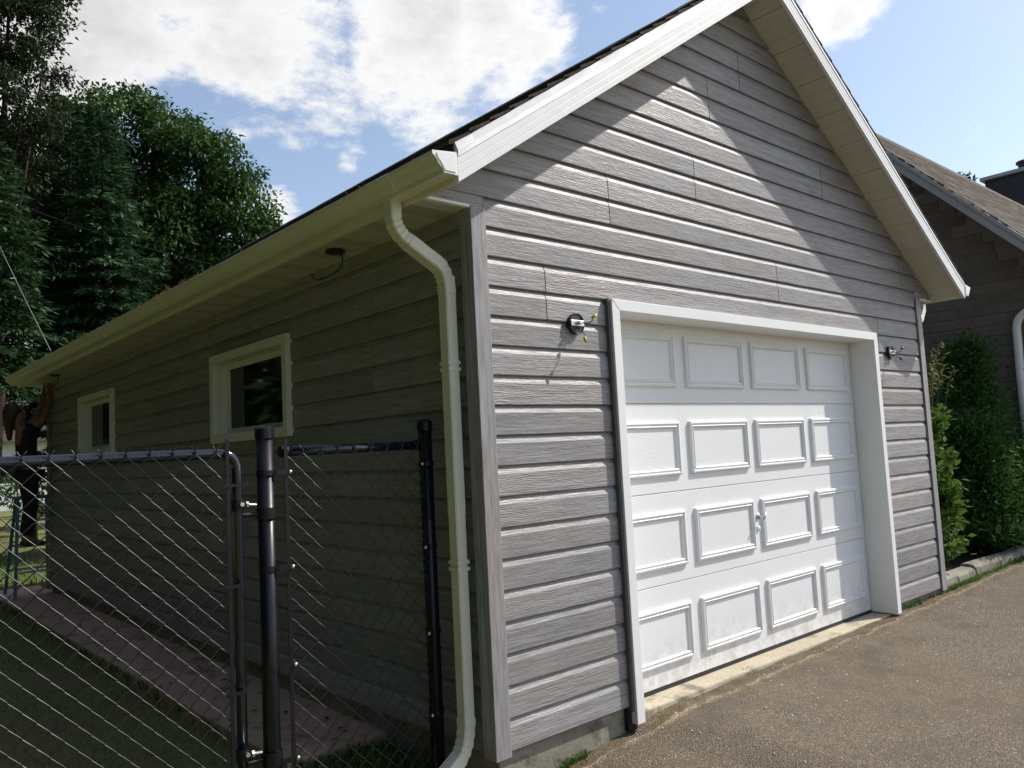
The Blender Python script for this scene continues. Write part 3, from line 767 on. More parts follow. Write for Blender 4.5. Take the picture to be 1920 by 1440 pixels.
# ------------------------------------------------------------------ neighbouring brick house
HX = 8.0; YR, ZR = 2.2, 5.55; HL = 13.0
H = thing('brick_house', 'grey brick house with tan shingle roof right of the garage', 'house', (HX + HL / 2, 2, 0))
RS = 1.0265
def hz(y): return ZR - RS * (YR - y) if y < YR else ZR - RS * (y - YR)
b = MB(); y0, y1 = -.12, 4.5; t = .16
pl = [(y0, -.5), (y1, -.5), (y1, hz(y1) - .02), (YR, ZR - .02), (y0, hz(y0) - .02)]
b.loft([[(HX + .0105, y, z) for y, z in pl], [(HX + HL, y, z) for y, z in pl]]); hw = b.build('wall', M['mortar'], H)
# bricks of the gable wall that shows past the garage
bh, jh = .112, .012; ROWS = 43
meshes = {}
for r in range(ROWS):
    z = -.12 + r * (bh + jh); y = -.12 - (r * .37 % .45)
    while y < 2.6:
        L_ = rng.choice((.29, .36, .42, .48)); ya, yb = max(y, -.118), min(y + L_, 2.6)
        y += L_ + .012
        if yb - ya < .05 or z + bh > hz(ya) - .04 and z + bh > hz(yb) - .04: continue
        if max(z + bh - hz(ya), z + bh - hz(yb)) > .02: continue
        key = (round(yb - ya, 2), rng.randrange(3))
        if key not in meshes:
            wv = yb - ya; d0, d1, d2, d3 = [rng.uniform(-.006, .004) for _ in range(4)]; e = .008
            v = [(0.03, 0, 0), (0.03, wv, 0), (0.03, wv, bh), (0.03, 0, bh), (e, 0, 0), (e, wv, 0), (e, wv, bh), (e, 0, bh), (d0, e, e), (d1, wv - e, e), (d2, wv - e, bh - e), (d3, e, bh - e)]
            f = [(0, 1, 5, 4), (1, 2, 6, 5), (2, 3, 7, 6), (3, 0, 4, 7), (4, 5, 9, 8), (5, 6, 10, 9), (6, 7, 11, 10), (7, 4, 8, 11), (8, 9, 10, 11)]
            meshes[key] = MB().add(v, f).mesh('brick')
        link('brick', meshes[key], M['brick'], hw, loc=(HX, ya, z))
rf = MB()
for (ya, yb) in ((-.55, YR), (4.95, YR)):
    rf.loft([[(x, ya, hz(ya) + .02), (x, yb, hz(yb) + .02), (x, yb, hz(yb) + .17), (x, ya, hz(ya) + .17)] for x in (HX - .32, HX + HL + .3)])
hr = rf.build('roof', M['bark'], H)
nc = 27
for i in range(nc):
    ya = -.58 + (YR + .58) * i / nc; yb = -.58 + (YR + .58) * min((i + 1.25) / nc, 1)
    b = MB(); nn = 46; rings = []
    for j in range(nn + 1):
        x = HX - .335 + (HL + .64) * j / nn; jt = rng.uniform(-.008, .008); q = rng.uniform(-.002, .004)
        rings.append([(x, ya + jt, hz(ya) + .172 + q), (x, yb, hz(yb) + .171), (x, yb, hz(yb) + .178), (x, ya + jt, hz(ya) + .197 + q)])
    b.loft(rings); b.build('shingle_course', M['shingle2'], hr)
b = MB(); b.loft([[(x, YR - .13, hz(YR - .13) + .19), (x, YR, ZR + .215), (x, YR + .13, hz(YR + .13) + .19), (x, YR, ZR + .16)] for x in (HX - .335, HX + HL + .3)]); b.build('ridge_cap', M['shingle2'], hr)
M['hfascia'] = simple('grey_fascia', (.42, .43, .44), .45, .4, dirt=.15, dscale=4)
for (ya, yb) in ((-.57, YR),):
    b = MB(); b.loft([[(HX - .335, y, hz(y) - .005), (HX - .30, y, hz(y) - .005), (HX - .30, y, hz(y) + .168), (HX - .335, y, hz(y) + .168)] for y in (ya, yb)]); b.build('rake_fascia', M['hfascia'], H, bevel=.003)
    b = MB(); b.loft([[(HX - .350, y, hz(y) + .112), (HX - .336, y, hz(y) + .112), (HX - .336, y, hz(y) + .170), (HX - .350, y, hz(y) + .170)] for y in (ya, yb)]); b.build('fascia_flashing', M['hfascia'], H, bevel=.002)
    b = MB(); b.loft([[(HX - .299, y, hz(y) - .002), (HX + .02, y, hz(y) - .002), (HX + .02, y, hz(y) + .02), (HX - .299, y, hz(y) + .02)] for y in (ya, yb)]); b.build('rake_soffit', M['hfascia'], H)
b = MB(); b.box(HX - .33, HX + HL, -.69, -.56, hz(-.57) + .02, hz(-.57) + .13); b.build('eave_gutter', M['white'], H, bevel=.02)
b = MB(); b.tube([(HX - .055, -.62, hz(-.57) + .03), (HX - .055, -.5, 2.63)] + bez((HX - .055, -.28, 2.60), (HX - .055, .14, 2.66), (HX - .055, .145, 2.40), 10) + [(HX - .055, .155, 1.9), (HX - .055, .165, .2)], .043, 14); b.build('downspout', M['white'], H, smooth=True)
M['chimney'] = simple('chimney_slate', (.055, .057, .065), .8, .2, dirt=.2, dscale=3)
b = MB(); b.box(17.2, 18.6, 2.30, 3.14, 4.0, 6.72); ch = b.build('chimney', M['chimney'], H)
b = MB(); b.box(17.12, 18.7, 2.2, 3.22, 6.722, 6.80); b.build('chimney_cap', M['hfascia'], ch, bevel=.01)
b = MB(); b.tube([(17.6, 2.42, 6.8), (17.6, 2.42, 7.0)], .16, 14); b.disc((17.6, 2.42, 7.0), (0, 0, 1), .2, .04, 14); b.build('flue', M['chimney'], ch)

# kerb stones of the planting bed
x = 4.99
for i, L_ in enumerate((.36, .42, .62, .60, .58, .5)):
    v = MB(); hgt = .055 + .02 * rng.random(); yo = .035 + .01 * rng.uniform(-1, 1) + (x - 5) * .004
    v.loft([[(xx + sk, yo - .01, -.2), (xx, yo + .155, -.2), (xx, yo + .15, hgt - .012 + t2), (xx, yo + .12, hgt + t2), (xx + sk, yo + .03, hgt - .008 + t2), (xx + sk, yo + .008, hgt - .035 + t2)] for xx, sk, t2 in ((x + .008, rng.uniform(-.008, .008), rng.uniform(-.01, .01)), (x + L_ - .008, rng.uniform(-.008, .008), rng.uniform(-.012, .012)))])
    o = v.build('kerb_stone', M['concrete'], None, bevel=.014)
    tag(o, ['weathered concrete kerb stone touching the garage corner', 'second concrete kerb stone from the garage corner', 'third concrete kerb stone from the garage corner', 'fourth concrete kerb stone from the garage corner, under the shrub shade', 'fifth concrete kerb stone from the garage corner, near the right edge', 'farthest concrete kerb stone beside the brick house'][i], 'kerb stone', 'kerb stones edging the planted bed')
    x += L_

# ------------------------------------------------------------------ vegetation helpers
def leaves(C, Dv, Nv, ln, wd, fold=.15):
    """rhombic leaves: centres C, long axis Dv, normal Nv, length ln, width wd (arrays)"""
    Dv = Dv / (np.linalg.norm(Dv, axis=1, keepdims=True) + 1e-9)
    S = np.cross(Dv, Nv); S /= (np.linalg.norm(S, axis=1, keepdims=True) + 1e-9); Nn = np.cross(S, Dv)
    ln = np.broadcast_to(ln, len(C))[:, None]; wd = np.broadcast_to(wd, len(C))[:, None]
    a = C; c = C + Dv * ln; m = C + Dv * ln * .45
    l_ = m + S * wd * .5 + Nn * wd * fold; r_ = m - S * wd * .5 + Nn * wd * fold
    V = np.stack([a, l_, c, r_], 1).reshape(-1, 3); i = np.arange(len(C)) * 4
    F = np.concatenate([np.stack([i, i + 1, i + 2], 1), np.stack([i, i + 2, i + 3], 1)])
    return V, F
def unit(n): 
    v = nrg.normal(size=(n, 3)); return v / np.linalg.norm(v, axis=1, keepdims=True)
def at(u, v, d):
    r = ray(u, v); k = d / math.hypot(r.x, r.y); return CAM + r * k
def broadleaf(name, label, cat, base, lobes, nclump, per, lsize, matn, trunk_r, cl_r=.42, droop=.35, group=None, limbs=4, flat=.45):
    T = thing(name, label, cat, base, group)
    b = MB(); base = Vector(base); top = Vector((sum(l[0][0] for l in lobes) / len(lobes), sum(l[0][1] for l in lobes) / len(lobes), max(l[0][2] for l in lobes)))
    b.tube([base - Vector((0, 0, .3)), base.lerp(top, .3) + Vector((.1, 0, 0)), base.lerp(top, .65), top], [trunk_r, trunk_r * .75, trunk_r * .5, trunk_r * .12], 10)
    for l in lobes:
        for q in range(limbs):
            e = Vector(l[0]) + Vector(l[1]).length * .45 * Vector((rng.uniform(-1, 1), rng.uniform(-1, 1), rng.uniform(-.6, .9)))
            s = base.lerp(top, rng.uniform(.25, .6)); mid = s.lerp(e, .5) + Vector((0, 0, -.25))
            b.tube([s, mid, e], [trunk_r * .34, trunk_r * .2, trunk_r * .05], 6)
    b.build('trunk', M['bark'], T, smooth=True)
    Cs = []; vol = np.array([l[1][0] * l[1][1] * l[1][2] for l in lobes]); vol = vol ** .75; vol /= vol.sum()
    for l, f in zip(lobes, vol):
        n = max(4, int(nclump * f)); d = unit(n); rr = nrg.uniform(.45, 1.0, (n, 1)) ** .55
        Cs.append(np.array(l[0]) + d * rr * np.array(l[1]))
    Cc = np.concatenate(Cs); n = len(Cc) * per
    idx = np.repeat(np.arange(len(Cc)), per); sz = nrg.uniform(.6, 1.35, len(Cc))[idx][:, None]
    off = np.clip(nrg.normal(size=(n, 3)), -1.5, 1.5) * cl_r * sz * np.array([.62, .62, flat]); P = Cc[idx] + off
    Dv = off * .8 + unit(n) * .45; Dv[:, 2] -= droop
    Nv = unit(n) * .8; Nv[:, 2] += 1.0
    V, F = leaves(P, Dv, Nv, nrg.uniform(.7, 1.25, n) * lsize, nrg.uniform(.7, 1.2, n) * lsize * .48)
    fast_mesh('crown', V, F, M[matn], T)
    return T
def conifer(name, label, base, h, rad, matn, seed, gap=.34, droop=.28, spray=.21, dens=1.5, z0=.06, group='conifers behind the garage'):
    T = thing(name, label, 'tree', base, group); g = np.random.default_rng(seed); r = random.Random(seed)
    bx, by, bz = base
    b = MB(); b.tube([(bx, by, bz - .3), (bx + .03, by, bz + h * .5), (bx, by, bz + h)], [h * .013, h * .007, .006], 9)
    P = []; DD = []; LL = []
    z = h * z0
    while z < h - .15:
        t = 1 - z / h; L0 = rad * (t ** .8) * r.uniform(.8, 1.15) + .12; nb = 7 if t > .15 else 5; ph = r.uniform(0, 6.28)
        for q in range(nb):
            a = ph + q * 2 * math.pi / nb + r.uniform(-.3, .3); L_ = L0 * r.uniform(.65, 1.15); d = np.array([math.cos(a), math.sin(a), 0])
            up = .35 * (1 - t) + .05; n = max(4, int(L_ / .1))
            pts = []
            for k in range(n + 1):
                s = k / n; pts.append(np.array([bx, by, bz + z]) + d * L_ * s + np.array([0, 0, L_ * (up * s - droop * 2.0 * s * s + .35 * droop * s ** 4 * 2.4)]))
            if L_ > .5: b.tube([tuple(p) for p in (pts[0], pts[n // 2], pts[-1])], [.010 + .006 * t, .006, .002], 4, False)
            for k in range(1, n + 1):
                s = k / n; tw = .34 * L_ * (1.08 - s) + .10; ax = pts[k] - pts[k - 1]; ax /= np.linalg.norm(ax); sd_ = np.cross(ax, [0, 0, 1])
                for sg in (-1, 1):
                    m = max(2, int(tw / .075 * dens))
                    for e in range(m):
                        f = (e + g.uniform(.2, .8)) / m
                        p = pts[k] + (ax * .55 + sd_ * sg * .85 + np.array([0, 0, -.28])) * tw * f + g.normal(size=3) * .022
                        for c in range(2):
                            P.append(p); dv = ax * .7 + sd_ * sg * g.uniform(.3, 1.1) + np.array([0, 0, g.uniform(-.55, .2)]) + g.normal(size=3) * .2
                            DD.append(dv); LL.append(spray * g.uniform(.6, 1.2) * (.6 + .5 * (1 - f)))
        z += gap * r.uniform(.75, 1.2) * (.55 + .6 * t)
    b.build('trunk', M['bark'], T, smooth=True)
    P = np.array(P); DD = np.array(DD); LL = np.array(LL); N_ = unit(len(P)) * .7; N_[:, 2] += 1
    V, F = leaves(P, DD, N_, LL, LL * .30, .1)
    fast_mesh('crown', V, F, M[matn], T)
    return T

# ------------------------------------------------------------------ trees behind the garage
def lobe(u, v, d, rx, rz): p = at(u, v, d); return (tuple(p), (rx, rx, rz))
GZ = -.17
cA = at(300, 600, 22.5); 
broadleaf('maple_tree', 'big round leafy tree rising behind the garage roof', 'tree', (cA.x, cA.y, GZ),
          [lobe(215, 235, 22, 1.25, 1.25), lobe(130, 300, 22.5, 1.4, 1.4), lobe(300, 330, 22, 1.7, 1.6), lobe(385, 320, 22, 1.25, 1.4), lobe(420, 420, 21.5, 1.15, 1.3), lobe(300, 470, 22, 1.7, 1.6),
           lobe(415, 510, 21.5, 1.15, 1.2), lobe(180, 450, 23, 1.9, 1.9), lobe(250, 600, 22.5, 1.9, 1.5), lobe(478, 430, 21.5, .30, .35), lobe(90, 400, 23.5, 1.8, 1.8)],
          440, 210, .155, 'leaf', .26, .40)
p = at(190, 195, 17); conifer('spruce_tree', 'dark pointed spruce in front of the round leafy tree', (p.x, p.y, GZ), p.z - GZ, 1.75, 'spruce', 3, z0=.2)
p = at(131, 205, 18.2); conifer('spruce_tree', 'slimmer spruce with pale tip just left of the pointed spruce', (p.x, p.y, GZ), p.z - GZ, 1.7, 'spruce', 5, z0=.3)
p = at(-15, 250, 14.5); conifer('hemlock_tree', 'drooping green conifer at the left edge of the photo', (p.x, p.y, GZ), p.z - GZ, 1.75, 'hemlock', 8, droop=.34, spray=.19, z0=.43)
p = at(62, 470, 21); conifer('spruce_tree', 'shaded lower conifer behind the two spruces', (p.x, p.y, GZ), p.z - GZ, 2.6, 'spruce', 13, gap=.42, spray=.26, dens=.8, z0=.5)
p = at(330, 560, 26); conifer('spruce_tree', 'dark conifer low behind the far roof edge', (p.x, p.y, GZ), p.z - GZ + 1.4, 2.8, 'spruce', 14, gap=.42, spray=.3, dens=.6)
cD = at(-25, 500, 16)
broadleaf('locust_tree', 'tall airy fine leaved tree in the upper left corner', 'tree', (cD.x, cD.y, GZ),
          [lobe(-10, 40, 16, 1.0, .9), lobe(30, 60, 16, .62, .75), lobe(45, 130, 16, .62, .45), lobe(-20, 190, 16, 1.0, .8), lobe(80, 135, 16, .34, .24), lobe(-40, -90, 16, 1.5, 1.2), lobe(20, 250, 16.4, .6, .4), lobe(75, 215, 17.2, .6, .5), lobe(60, 330, 17.5, .7, .5), lobe(-60, 320, 16.6, 1.2, 1.2)],
          250, 110, .10, 'leaf_fine', .12, .30, .15, limbs=1, flat=.22)
# added row of trees out of view, keeps light off the left wall
x, y, h_ = -8.6, 11.0, 14.0
proto = broadleaf('maple_tree', 'added unseen dark tree blocking light from the left, nearest the spruces', 'tree', (x, y, GZ),
          [((x, y, h_ * .78), (2.3, 2.6, 3.2)), ((x + .6, y + 1.2, h_ * .5), (2.2, 2.4, 2.4)), ((x - .6, y - 1.2, h_ * .5), (2.2, 2.4, 2.4)), ((x + .3, y - .5, 2.6), (2.0, 2.9, 2.5))], 240, 90, .58, 'belt', .24, .5, group='added unseen light-blocking trees on the left')
for dx, dy, rz, lb in ((-.7, -3.6, 1.1, 'second added unseen light-blocking tree on the left'), (.1, -7.2, 2.3, 'third added unseen light-blocking tree on the left'), (-.6, -10.8, 4.0, 'fourth added unseen light-blocking tree on the left, beside the driveway'), (-.3, -14.6, 5.2, 'fifth added unseen light-blocking tree on the left, behind the viewer'), (.3, -18.4, 2.9, 'last added unseen light-blocking tree on the left, well behind the viewer'),
                       (.4, 4.2, .6, 'added unseen light-blocking tree on the left, past the first one'), (2.6, 8.2, 1.9, 'added unseen tree at the far left, darkens the window reflections'), (5.2, 12.5, 3.3, 'farthest added unseen tree on the left, darkens the window reflections')):
    c = proto.copy(); col.objects.link(c); c['label'] = lb; c.location = proto.location + Vector((dx, dy, 0)); c.rotation_euler.z = rz
    for chd in proto.children:
        k = chd.copy(); col.objects.link(k); k.parent = c; k.matrix_parent_inverse = Matrix.Translation(proto.location).inverted()
# tree top beyond the brick house
p = at(1797, 330, 34); broadleaf('maple_tree', 'small tree top peeking over the brick house ridge', 'tree', (p.x, p.y, 0), [((p.x, p.y, p.z - .7), (.9, .9, .9)), ((p.x + .6, p.y - 1.0, p.z - 1.6), (1.3, 1.3, 1.0)), ((p.x, p.y, p.z - .1), (.35, .35, .35))], 34, 40, .22, 'leaf_fine', .15, .3)
# far pale house glimpsed under the trees
q = at(-30, 850, 40); B = thing('far_house', 'pale house glimpsed under the trees at far left', 'house', (q.x, q.y, GZ))
M['pale'] = simple('pale_clapboard', (.62, .62, .60), .7, .2, dirt=.1, dscale=1)
MB().box(q.x - 5, q.x + 3.2, q.y, q.y + 6, GZ - .2, 2.9).build('wall', M['pale'], B)
b = MB(); b.loft([[(x, q.y - .5, 2.8), (x, q.y + 3, 5.2), (x, q.y + 6.5, 2.8)] for x in (q.x - 5.4, q.x + 3.6)]); b.build('roof', M['shingle'], B)
for dx in (-3.2, .2):
    w_ = MB().box(q.x + dx, q.x + dx + 1.1, q.y - .04, q.y + .02, 1.0, 2.1).build('window', M['white'], B); MB().box(q.x + dx + .08, q.x + dx + 1.02, q.y - .05, q.y - .041, 1.08, 2.02).build('pane', M['glass'], w_)
# low hedge between the lawns
q = at(40, 880, 33)
broadleaf('hedge_shrub', 'rounded green shrub beyond the sunny lawn', 'shrub', (q.x + .6, q.y, GZ), [((q.x + .6, q.y, .6), (1.6, 1.2, .9)), ((q.x + 3.2, q.y - .5, .7), (1.6, 1.2, 1.0)), ((q.x + 6, q.y, .8), (2.0, 1.2, 1.1))], 70, 60, .2, 'leaf', .08, .4)

# ------------------------------------------------------------------ planted bed right of the garage
def sprays(name, label, cat, base, h, rad, n, size, matn, seed, taper=.75, lean=(0, 0), wide=.34, group='shrubs in the bed right of the garage', upright=.5):
    T = thing(name, label, cat, base, group); g = np.random.default_rng(seed); bx, by, bz = base
    nb = max(10, n // 60); P = []; Dd = []; Ls = []
    b = MB()
    for i in range(nb):
        z = h * (g.uniform(0, 1) ** .85) * .97; a = g.uniform(0, 6.283); R0 = rad * (1 - taper * (z / h) ** 1.5) * g.uniform(.5, 1.08)
        root = np.array([bx + lean[0] * z / h, by + lean[1] * z / h, bz + max(z - R0 * .45, .03)]); d = np.array([math.cos(a), math.sin(a), 0]); tip = root + d * R0 + np.array([0, 0, R0 * upright + .04])
        if i % 3 == 0: b.tube([tuple(root), tuple((root + tip) / 2 - np.array([0, 0, .03])), tuple(tip)], [.008, .005, .002], 4, False)
        m = 60; f = g.uniform(.35, 1.0, m) ** .7; cr = np.cross(d, [0, 0, 1])
        Q = root + (tip - root) * f[:, None] + np.outer(g.normal(size=m) * .17 * rad, cr) + g.normal(size=(m, 3)) * .035 * (1 + rad)
        P.append(Q); Dd.append(d * .6 + np.array([0, 0, .25]) + g.normal(size=(m, 3)) * .55); Ls.append(size * g.uniform(.55, 1.25, m))
    b.tube([(bx, by, bz - .05), (bx + lean[0] * .5, by + lean[1] * .5, bz + h * .5), (bx + lean[0], by + lean[1], bz + h * .92)], [.03, .02, .004], 7)
    b.build('stem', M['bark'], T, smooth=True)
    P = np.concatenate(P); Dd = np.concatenate(Dd); Ls = np.concatenate(Ls); N_ = unit(len(P)); N_[:, 2] += .5
    V, F = leaves(P, Dd, N_, Ls, Ls * wide, .12); fast_mesh('foliage', V, F, M[matn], T); return T
sprays('cedar_shrub', 'tall dark cedar against the grey brick wall', 'shrub', (7.38, .50, .03), 2.26, .72, 20000, .06, 'cedar', 21, 1.0)
sprays('cedar_shrub', 'bushy green cedar close behind the garage corner', 'shrub', (6.45, .82, .03), 1.95, .62, 15000, .058, 'cedar', 22, .75)
sprays('cedar_shrub', 'spreading cedar in the middle of the bed, half in shade', 'shrub', (6.85, .36, .03), 1.40, .55, 14000, .058, 'cedar', 23, .65)
sprays('leafy_shrub', 'slim bright green shrub touching the garage corner board', 'shrub', (5.62, .30, .03), 1.44, .27, 3400, .075, 'shrub', 24, .6, wide=.5, lean=(-.08, .0))
sprays('leafy_shrub', 'low dark leafy shrub at the right edge beside the kerb', 'shrub', (7.25, .22, .03), .95, .42, 8000, .055, 'cedar', 25, .45, wide=.36)
sprays('leafy_shrub', 'sunlit yellow green shrub top at the right edge', 'shrub', (7.45, .10, .05), 1.08, .36, 3000, .065, 'shrub', 26, .4, wide=.42)
# tall grass stems by the corner
T = thing('tall_grass', 'thin pale grass stems arching beside the garage corner board', 'grass', (5.55, .35, .03)); b = MB(); P = []; Dd = []; Ls = []
for i in range(9):
    x0 = 5.55 + rng.uniform(-.15, .15); y0 = .28 + rng.uniform(-.06, .12); hh = rng.uniform(1.7, 2.5); bend = rng.uniform(.1, .5)
    pts = bez((x0, y0, .03), (x0 + .05, y0 - .02, hh * .8), (x0 + bend, y0 - bend * .3, hh * rng.uniform(.78, 1.0)), 10); b.tube(pts, .003, 4, False)
    for k in range(14):
        q = pts[10].lerp(pts[7], k / 14); P.append(tuple(q)); Dd.append((rng.gauss(.3, .4), rng.gauss(0, .3), rng.gauss(-.2, .3))); Ls.append(.07)
b.build('stem', M['strawgrass'], T); V, F = leaves(np.array(P), np.array(Dd), unit(len(P)), np.array(Ls), np.array(Ls) * .2); fast_mesh('seed_head', V, F, M['strawgrass'], T)

# ------------------------------------------------------------------ grass, weeds, gravel (uncountable)
def blades(name, label, cat, X, Y, Z, h, wd, matn, lean=.55):
    n = len(X); a = nrg.uniform(0, 6.283, n); H_ = h * nrg.uniform(.45, 1.25, n); Wd = wd * nrg.uniform(.7, 1.3, n)
    C = np.stack([X, Y, Z], 1); s = np.stack([np.cos(a), np.sin(a), np.zeros(n)], 1); l_ = np.stack([-np.sin(a), np.cos(a), np.zeros(n)], 1) * (nrg.normal(size=n) * lean * H_)[:, None]
    up = np.zeros((n, 3)); up[:, 2] = H_
    V = np.stack([C - s * Wd[:, None] / 2, C + s * Wd[:, None] / 2, C + up * .6 + l_ * .4 + s * Wd[:, None] * .35, C + up * .6 + l_ * .4 - s * Wd[:, None] * .35, C + up * (1 - abs(nrg.normal(size=n) * .12))[:, None] + l_ * 1.1], 1).reshape(-1, 3)
    i = np.arange(n) * 5; F = np.concatenate([np.stack([i, i + 1, i + 2], 1), np.stack([i, i + 2, i + 3], 1), np.stack([i + 3, i + 2, i + 4], 1)])
    o = fast_mesh(name, V, F, M[matn]); o['kind'] = 'stuff'; tag(o, label, cat); return o
n = 24000; X = nrg.uniform(-3.2, -.5, n); Y = nrg.uniform(.45, 9.5, n)
patch = np.sin(X * 2.3 + 1) * np.sin(Y * 1.9) + .5 * np.sin(X * 6 + Y * 4.1) + nrg.normal(size=n) * .5
k = (patch > -.75) & ((X < -.525) | (Y < .95)); X, Y = X[k], Y[k]
blades('grass', 'short patchy shaded lawn grass behind the chain link gate', 'grass', X, Y, np.full(len(X), -.197), .024, .0065, 'grass', .9)
n = 45000; X = nrg.uniform(-6, 9, n); Y = 9.3 + 22 * nrg.uniform(0, 1, n) ** 1.6
k = (X < -.55) | (X > 5.2) | (Y > 9.45); X, Y = X[k], Y[k]
blades('grass', 'sunny green lawn grass beyond the far garage corner', 'grass', X, Y, np.full(len(X), -.18), .075, .014, 'grass_far')
n = 2600; t = nrg.uniform(0, 1, n); X = np.where(t < .55, nrg.uniform(-.52, .0, n), nrg.normal(-.5, .05, n)); Y = np.where(t < .55, nrg.uniform(.35, .95, n), nrg.uniform(.9, 9, n))
blades('weeds', 'weeds along the path edge and under the fence', 'weeds', X, Y, np.full(n, -.165), .06, .010, 'shrub')
cl = [(.46, .015, 90, .05), (.56, .02, 40, .03), (4.2, .02, 60, .06), (4.4, .02, 60, .08), (4.7, .02, 40, .05), (5.2, .015, 260, .13), (5.55, .005, 260, .16), (6.1, .01, 200, .25), (6.9, .03, 320, .3), (7.6, 0, 260, .3), (2.02, .05, 18, .015)]
X = np.concatenate([nrg.normal(c[0], c[3], c[2]) for c in cl]); Y = np.concatenate([nrg.normal(c[1], .012, c[2]) for c in cl])
blades('weeds', 'small weeds growing along the driveway edge and kerb', 'weeds', X, Y, np.array([hg(x) - .004 for x in X]), .042, .007, 'shrub', .9)
def pebbles(name, label, n, fx, smin, smax, mat_):
    V = []; F = []
    X, Y = fx(n)
    for x, y in zip(X, Y):
        s = smin + (smax - smin) * nrg.uniform() ** 3; o = len(V); z = hg(x) + s * .1
        a = nrg.uniform(0, 6.28); j = nrg.uniform(.6, 1.2, 6)
        for q in range(4): V.append((x + s * j[q] * math.cos(a + q * 1.57), y + s * j[q] * math.sin(a + q * 1.57), z))
        V.append((x, y, z + s * .6 * j[4])); V.append((x, y, z - s * .4))
        for q in range(4): F += [(o + q, o + (q + 1) % 4, o + 4), (o + (q + 1) % 4, o + q, o + 5)]
    ob = fast_mesh(name, V, F, mat_); ob['kind'] = 'stuff'; return tag(ob, label, 'gravel')
M['chip'] = simple('pale_chip', (.78, .76, .72), .7, .3, dirt=.2, dscale=30)
M['grit'] = simple('brown_grit', (.16, .13, .10), .9, .2, dirt=.3, dscale=30)
pebbles('gravel', 'pale stone chips and petals scattered on the driveway', 1500, lambda n: (nrg.uniform(.2, 8.5, n), -np.abs(nrg.normal(0, 1.2, n)) - .02), .0025, .0085, M['chip'])
pebbles('gravel', 'loose brown grit on the driveway', 6000, lambda n: (nrg.uniform(0, 8, n), -np.abs(nrg.normal(0, 1.1, n)) + .02), .0015, .005, M['grit'])
# twigs and leaves on the path
V, F = leaves(np.stack([nrg.uniform(-.5, .02, 60), nrg.uniform(1, 8, 60), np.full(60, -.101)], 1), np.concatenate([nrg.normal(size=(60, 2)), np.zeros((60, 1))], 1), np.tile([0, 0, 1.0], (60, 1)), nrg.uniform(.03, .08, 60), nrg.uniform(.012, .03, 60), .2)
o = fast_mesh('fallen_leaves', V, F, M['bark']); o['kind'] = 'stuff'; tag(o, 'dark fallen leaves and twigs on the concrete path', 'leaves')

# ------------------------------------------------------------------ stepladder and person at the far corner
M['ladder'] = simple('blue_fibreglass', (.06, .17, .25), .45, .4, dirt=.2, dscale=8)
M['alu'] = simple('ladder_aluminium', (.5, .5, .5), .4, .5, .6, dirt=.2, dscale=10)
LB = Vector((-.165, 8.62, -.108)); LT = thing('stepladder', 'blue fibreglass stepladder standing at the far garage corner', 'ladder', LB)
def bar(mb, p, q, wx, wy):
    p, q = Vector(p), Vector(q); t = (q - p).normalized(); a = Vector((1, 0, 0)); a = (a - t * a.dot(t)).normalized(); c = t.cross(a)
    mb.loft([[e + a * u * wx / 2 + c * v * wy / 2 for u, v in ((-1, -1), (1, -1), (1, 1), (-1, 1))] for e in (p, q)]); return mb
for sx in (-1, 1):
    for (yb_, yt_) in ((-.30, -.05), (.34, .06)):
        b = bar(MB(), LB + Vector((sx * .235, yb_, 0)), LB + Vector((sx * .165, yt_, 1.16)), .03, .055); b.build('rail', M['ladder'], LT, bevel=.004)
for i, z in enumerate((.30, .60, .90)):
    t = z / 1.16; yy = -.30 + .25 * t; ww = .235 - .07 * t
    b = MB(); b.box(LB.x - ww, LB.x + ww, LB.y + yy - .045, LB.y + yy + .04, LB.z + z - .02, LB.z + z); b.build('step', M['alu'], LT, bevel=.004)
    b = MB(); yy = .34 - .28 * t; b.box(LB.x - ww, LB.x + ww, LB.y + yy - .015, LB.y + yy + .015, LB.z + z - .03, LB.z + z); b.build('brace', M['alu'], LT)
b = MB(); b.box(LB.x - .19, LB.x + .19, LB.y - .10, LB.y + .11, LB.z + 1.15, LB.z + 1.19); b.build('top_cap', M['ladder'], LT, bevel=.008)

M['skin'] = simple('skin', (.24, .12, .085), .55, .35, dirt=.1, dscale=20)
M['shirt'] = simple('black_shirt', (.018, .017, .018), .85, .2, dirt=.2, dscale=12, bump=.6, bscale=9)
M['pants'] = simple('dark_trousers', (.022, .021, .024), .85, .2, dirt=.2, dscale=12, bump=.6, bscale=8)
M['hair'] = simple('brown_hair', (.060, .026, .016), .5, .4, dirt=.3, dscale=30)
def skin_obj(name, nodes, edges, mat_, parent, root=0, sub=2):
    me = bpy.data.meshes.new(name); bm = bmesh.new(); lay = bm.verts.layers.skin.verify(); vs = []
    for i, (p, r) in enumerate(nodes):
        v = bm.verts.new(p); v[lay].radius = (r, r) if not isinstance(r, tuple) else r; v[lay].use_root = (i == root); vs.append(v)
    for a, c in edges: bm.edges.new((vs[a], vs[c]))
    bm.to_mesh(me); bm.free(); me.materials.append(mat_)
    o = bpy.data.objects.new(name, me); col.objects.link(o); setpar(o, parent)
    s = o.modifiers.new('skin', 'SKIN'); s.use_smooth_shade = True; u = o.modifiers.new('sub', 'SUBSURF'); u.levels = sub; u.render_levels = sub
    return o
PX, PY, FZ = -.27, 8.46, LB.z + .60          # feet stand on the middle step
PE = thing('person', 'person in black clothes on stepladder reaching up to the soffit', 'person', (PX, PY, FZ))
def pp(x, y, z): return (PX + x, PY + y, FZ + z)
hip, chest, neck, head = pp(.03, 0, .86), pp(-.01, .0, 1.22), pp(-.06, 0, 1.42), pp(-.085, 0, 1.55)
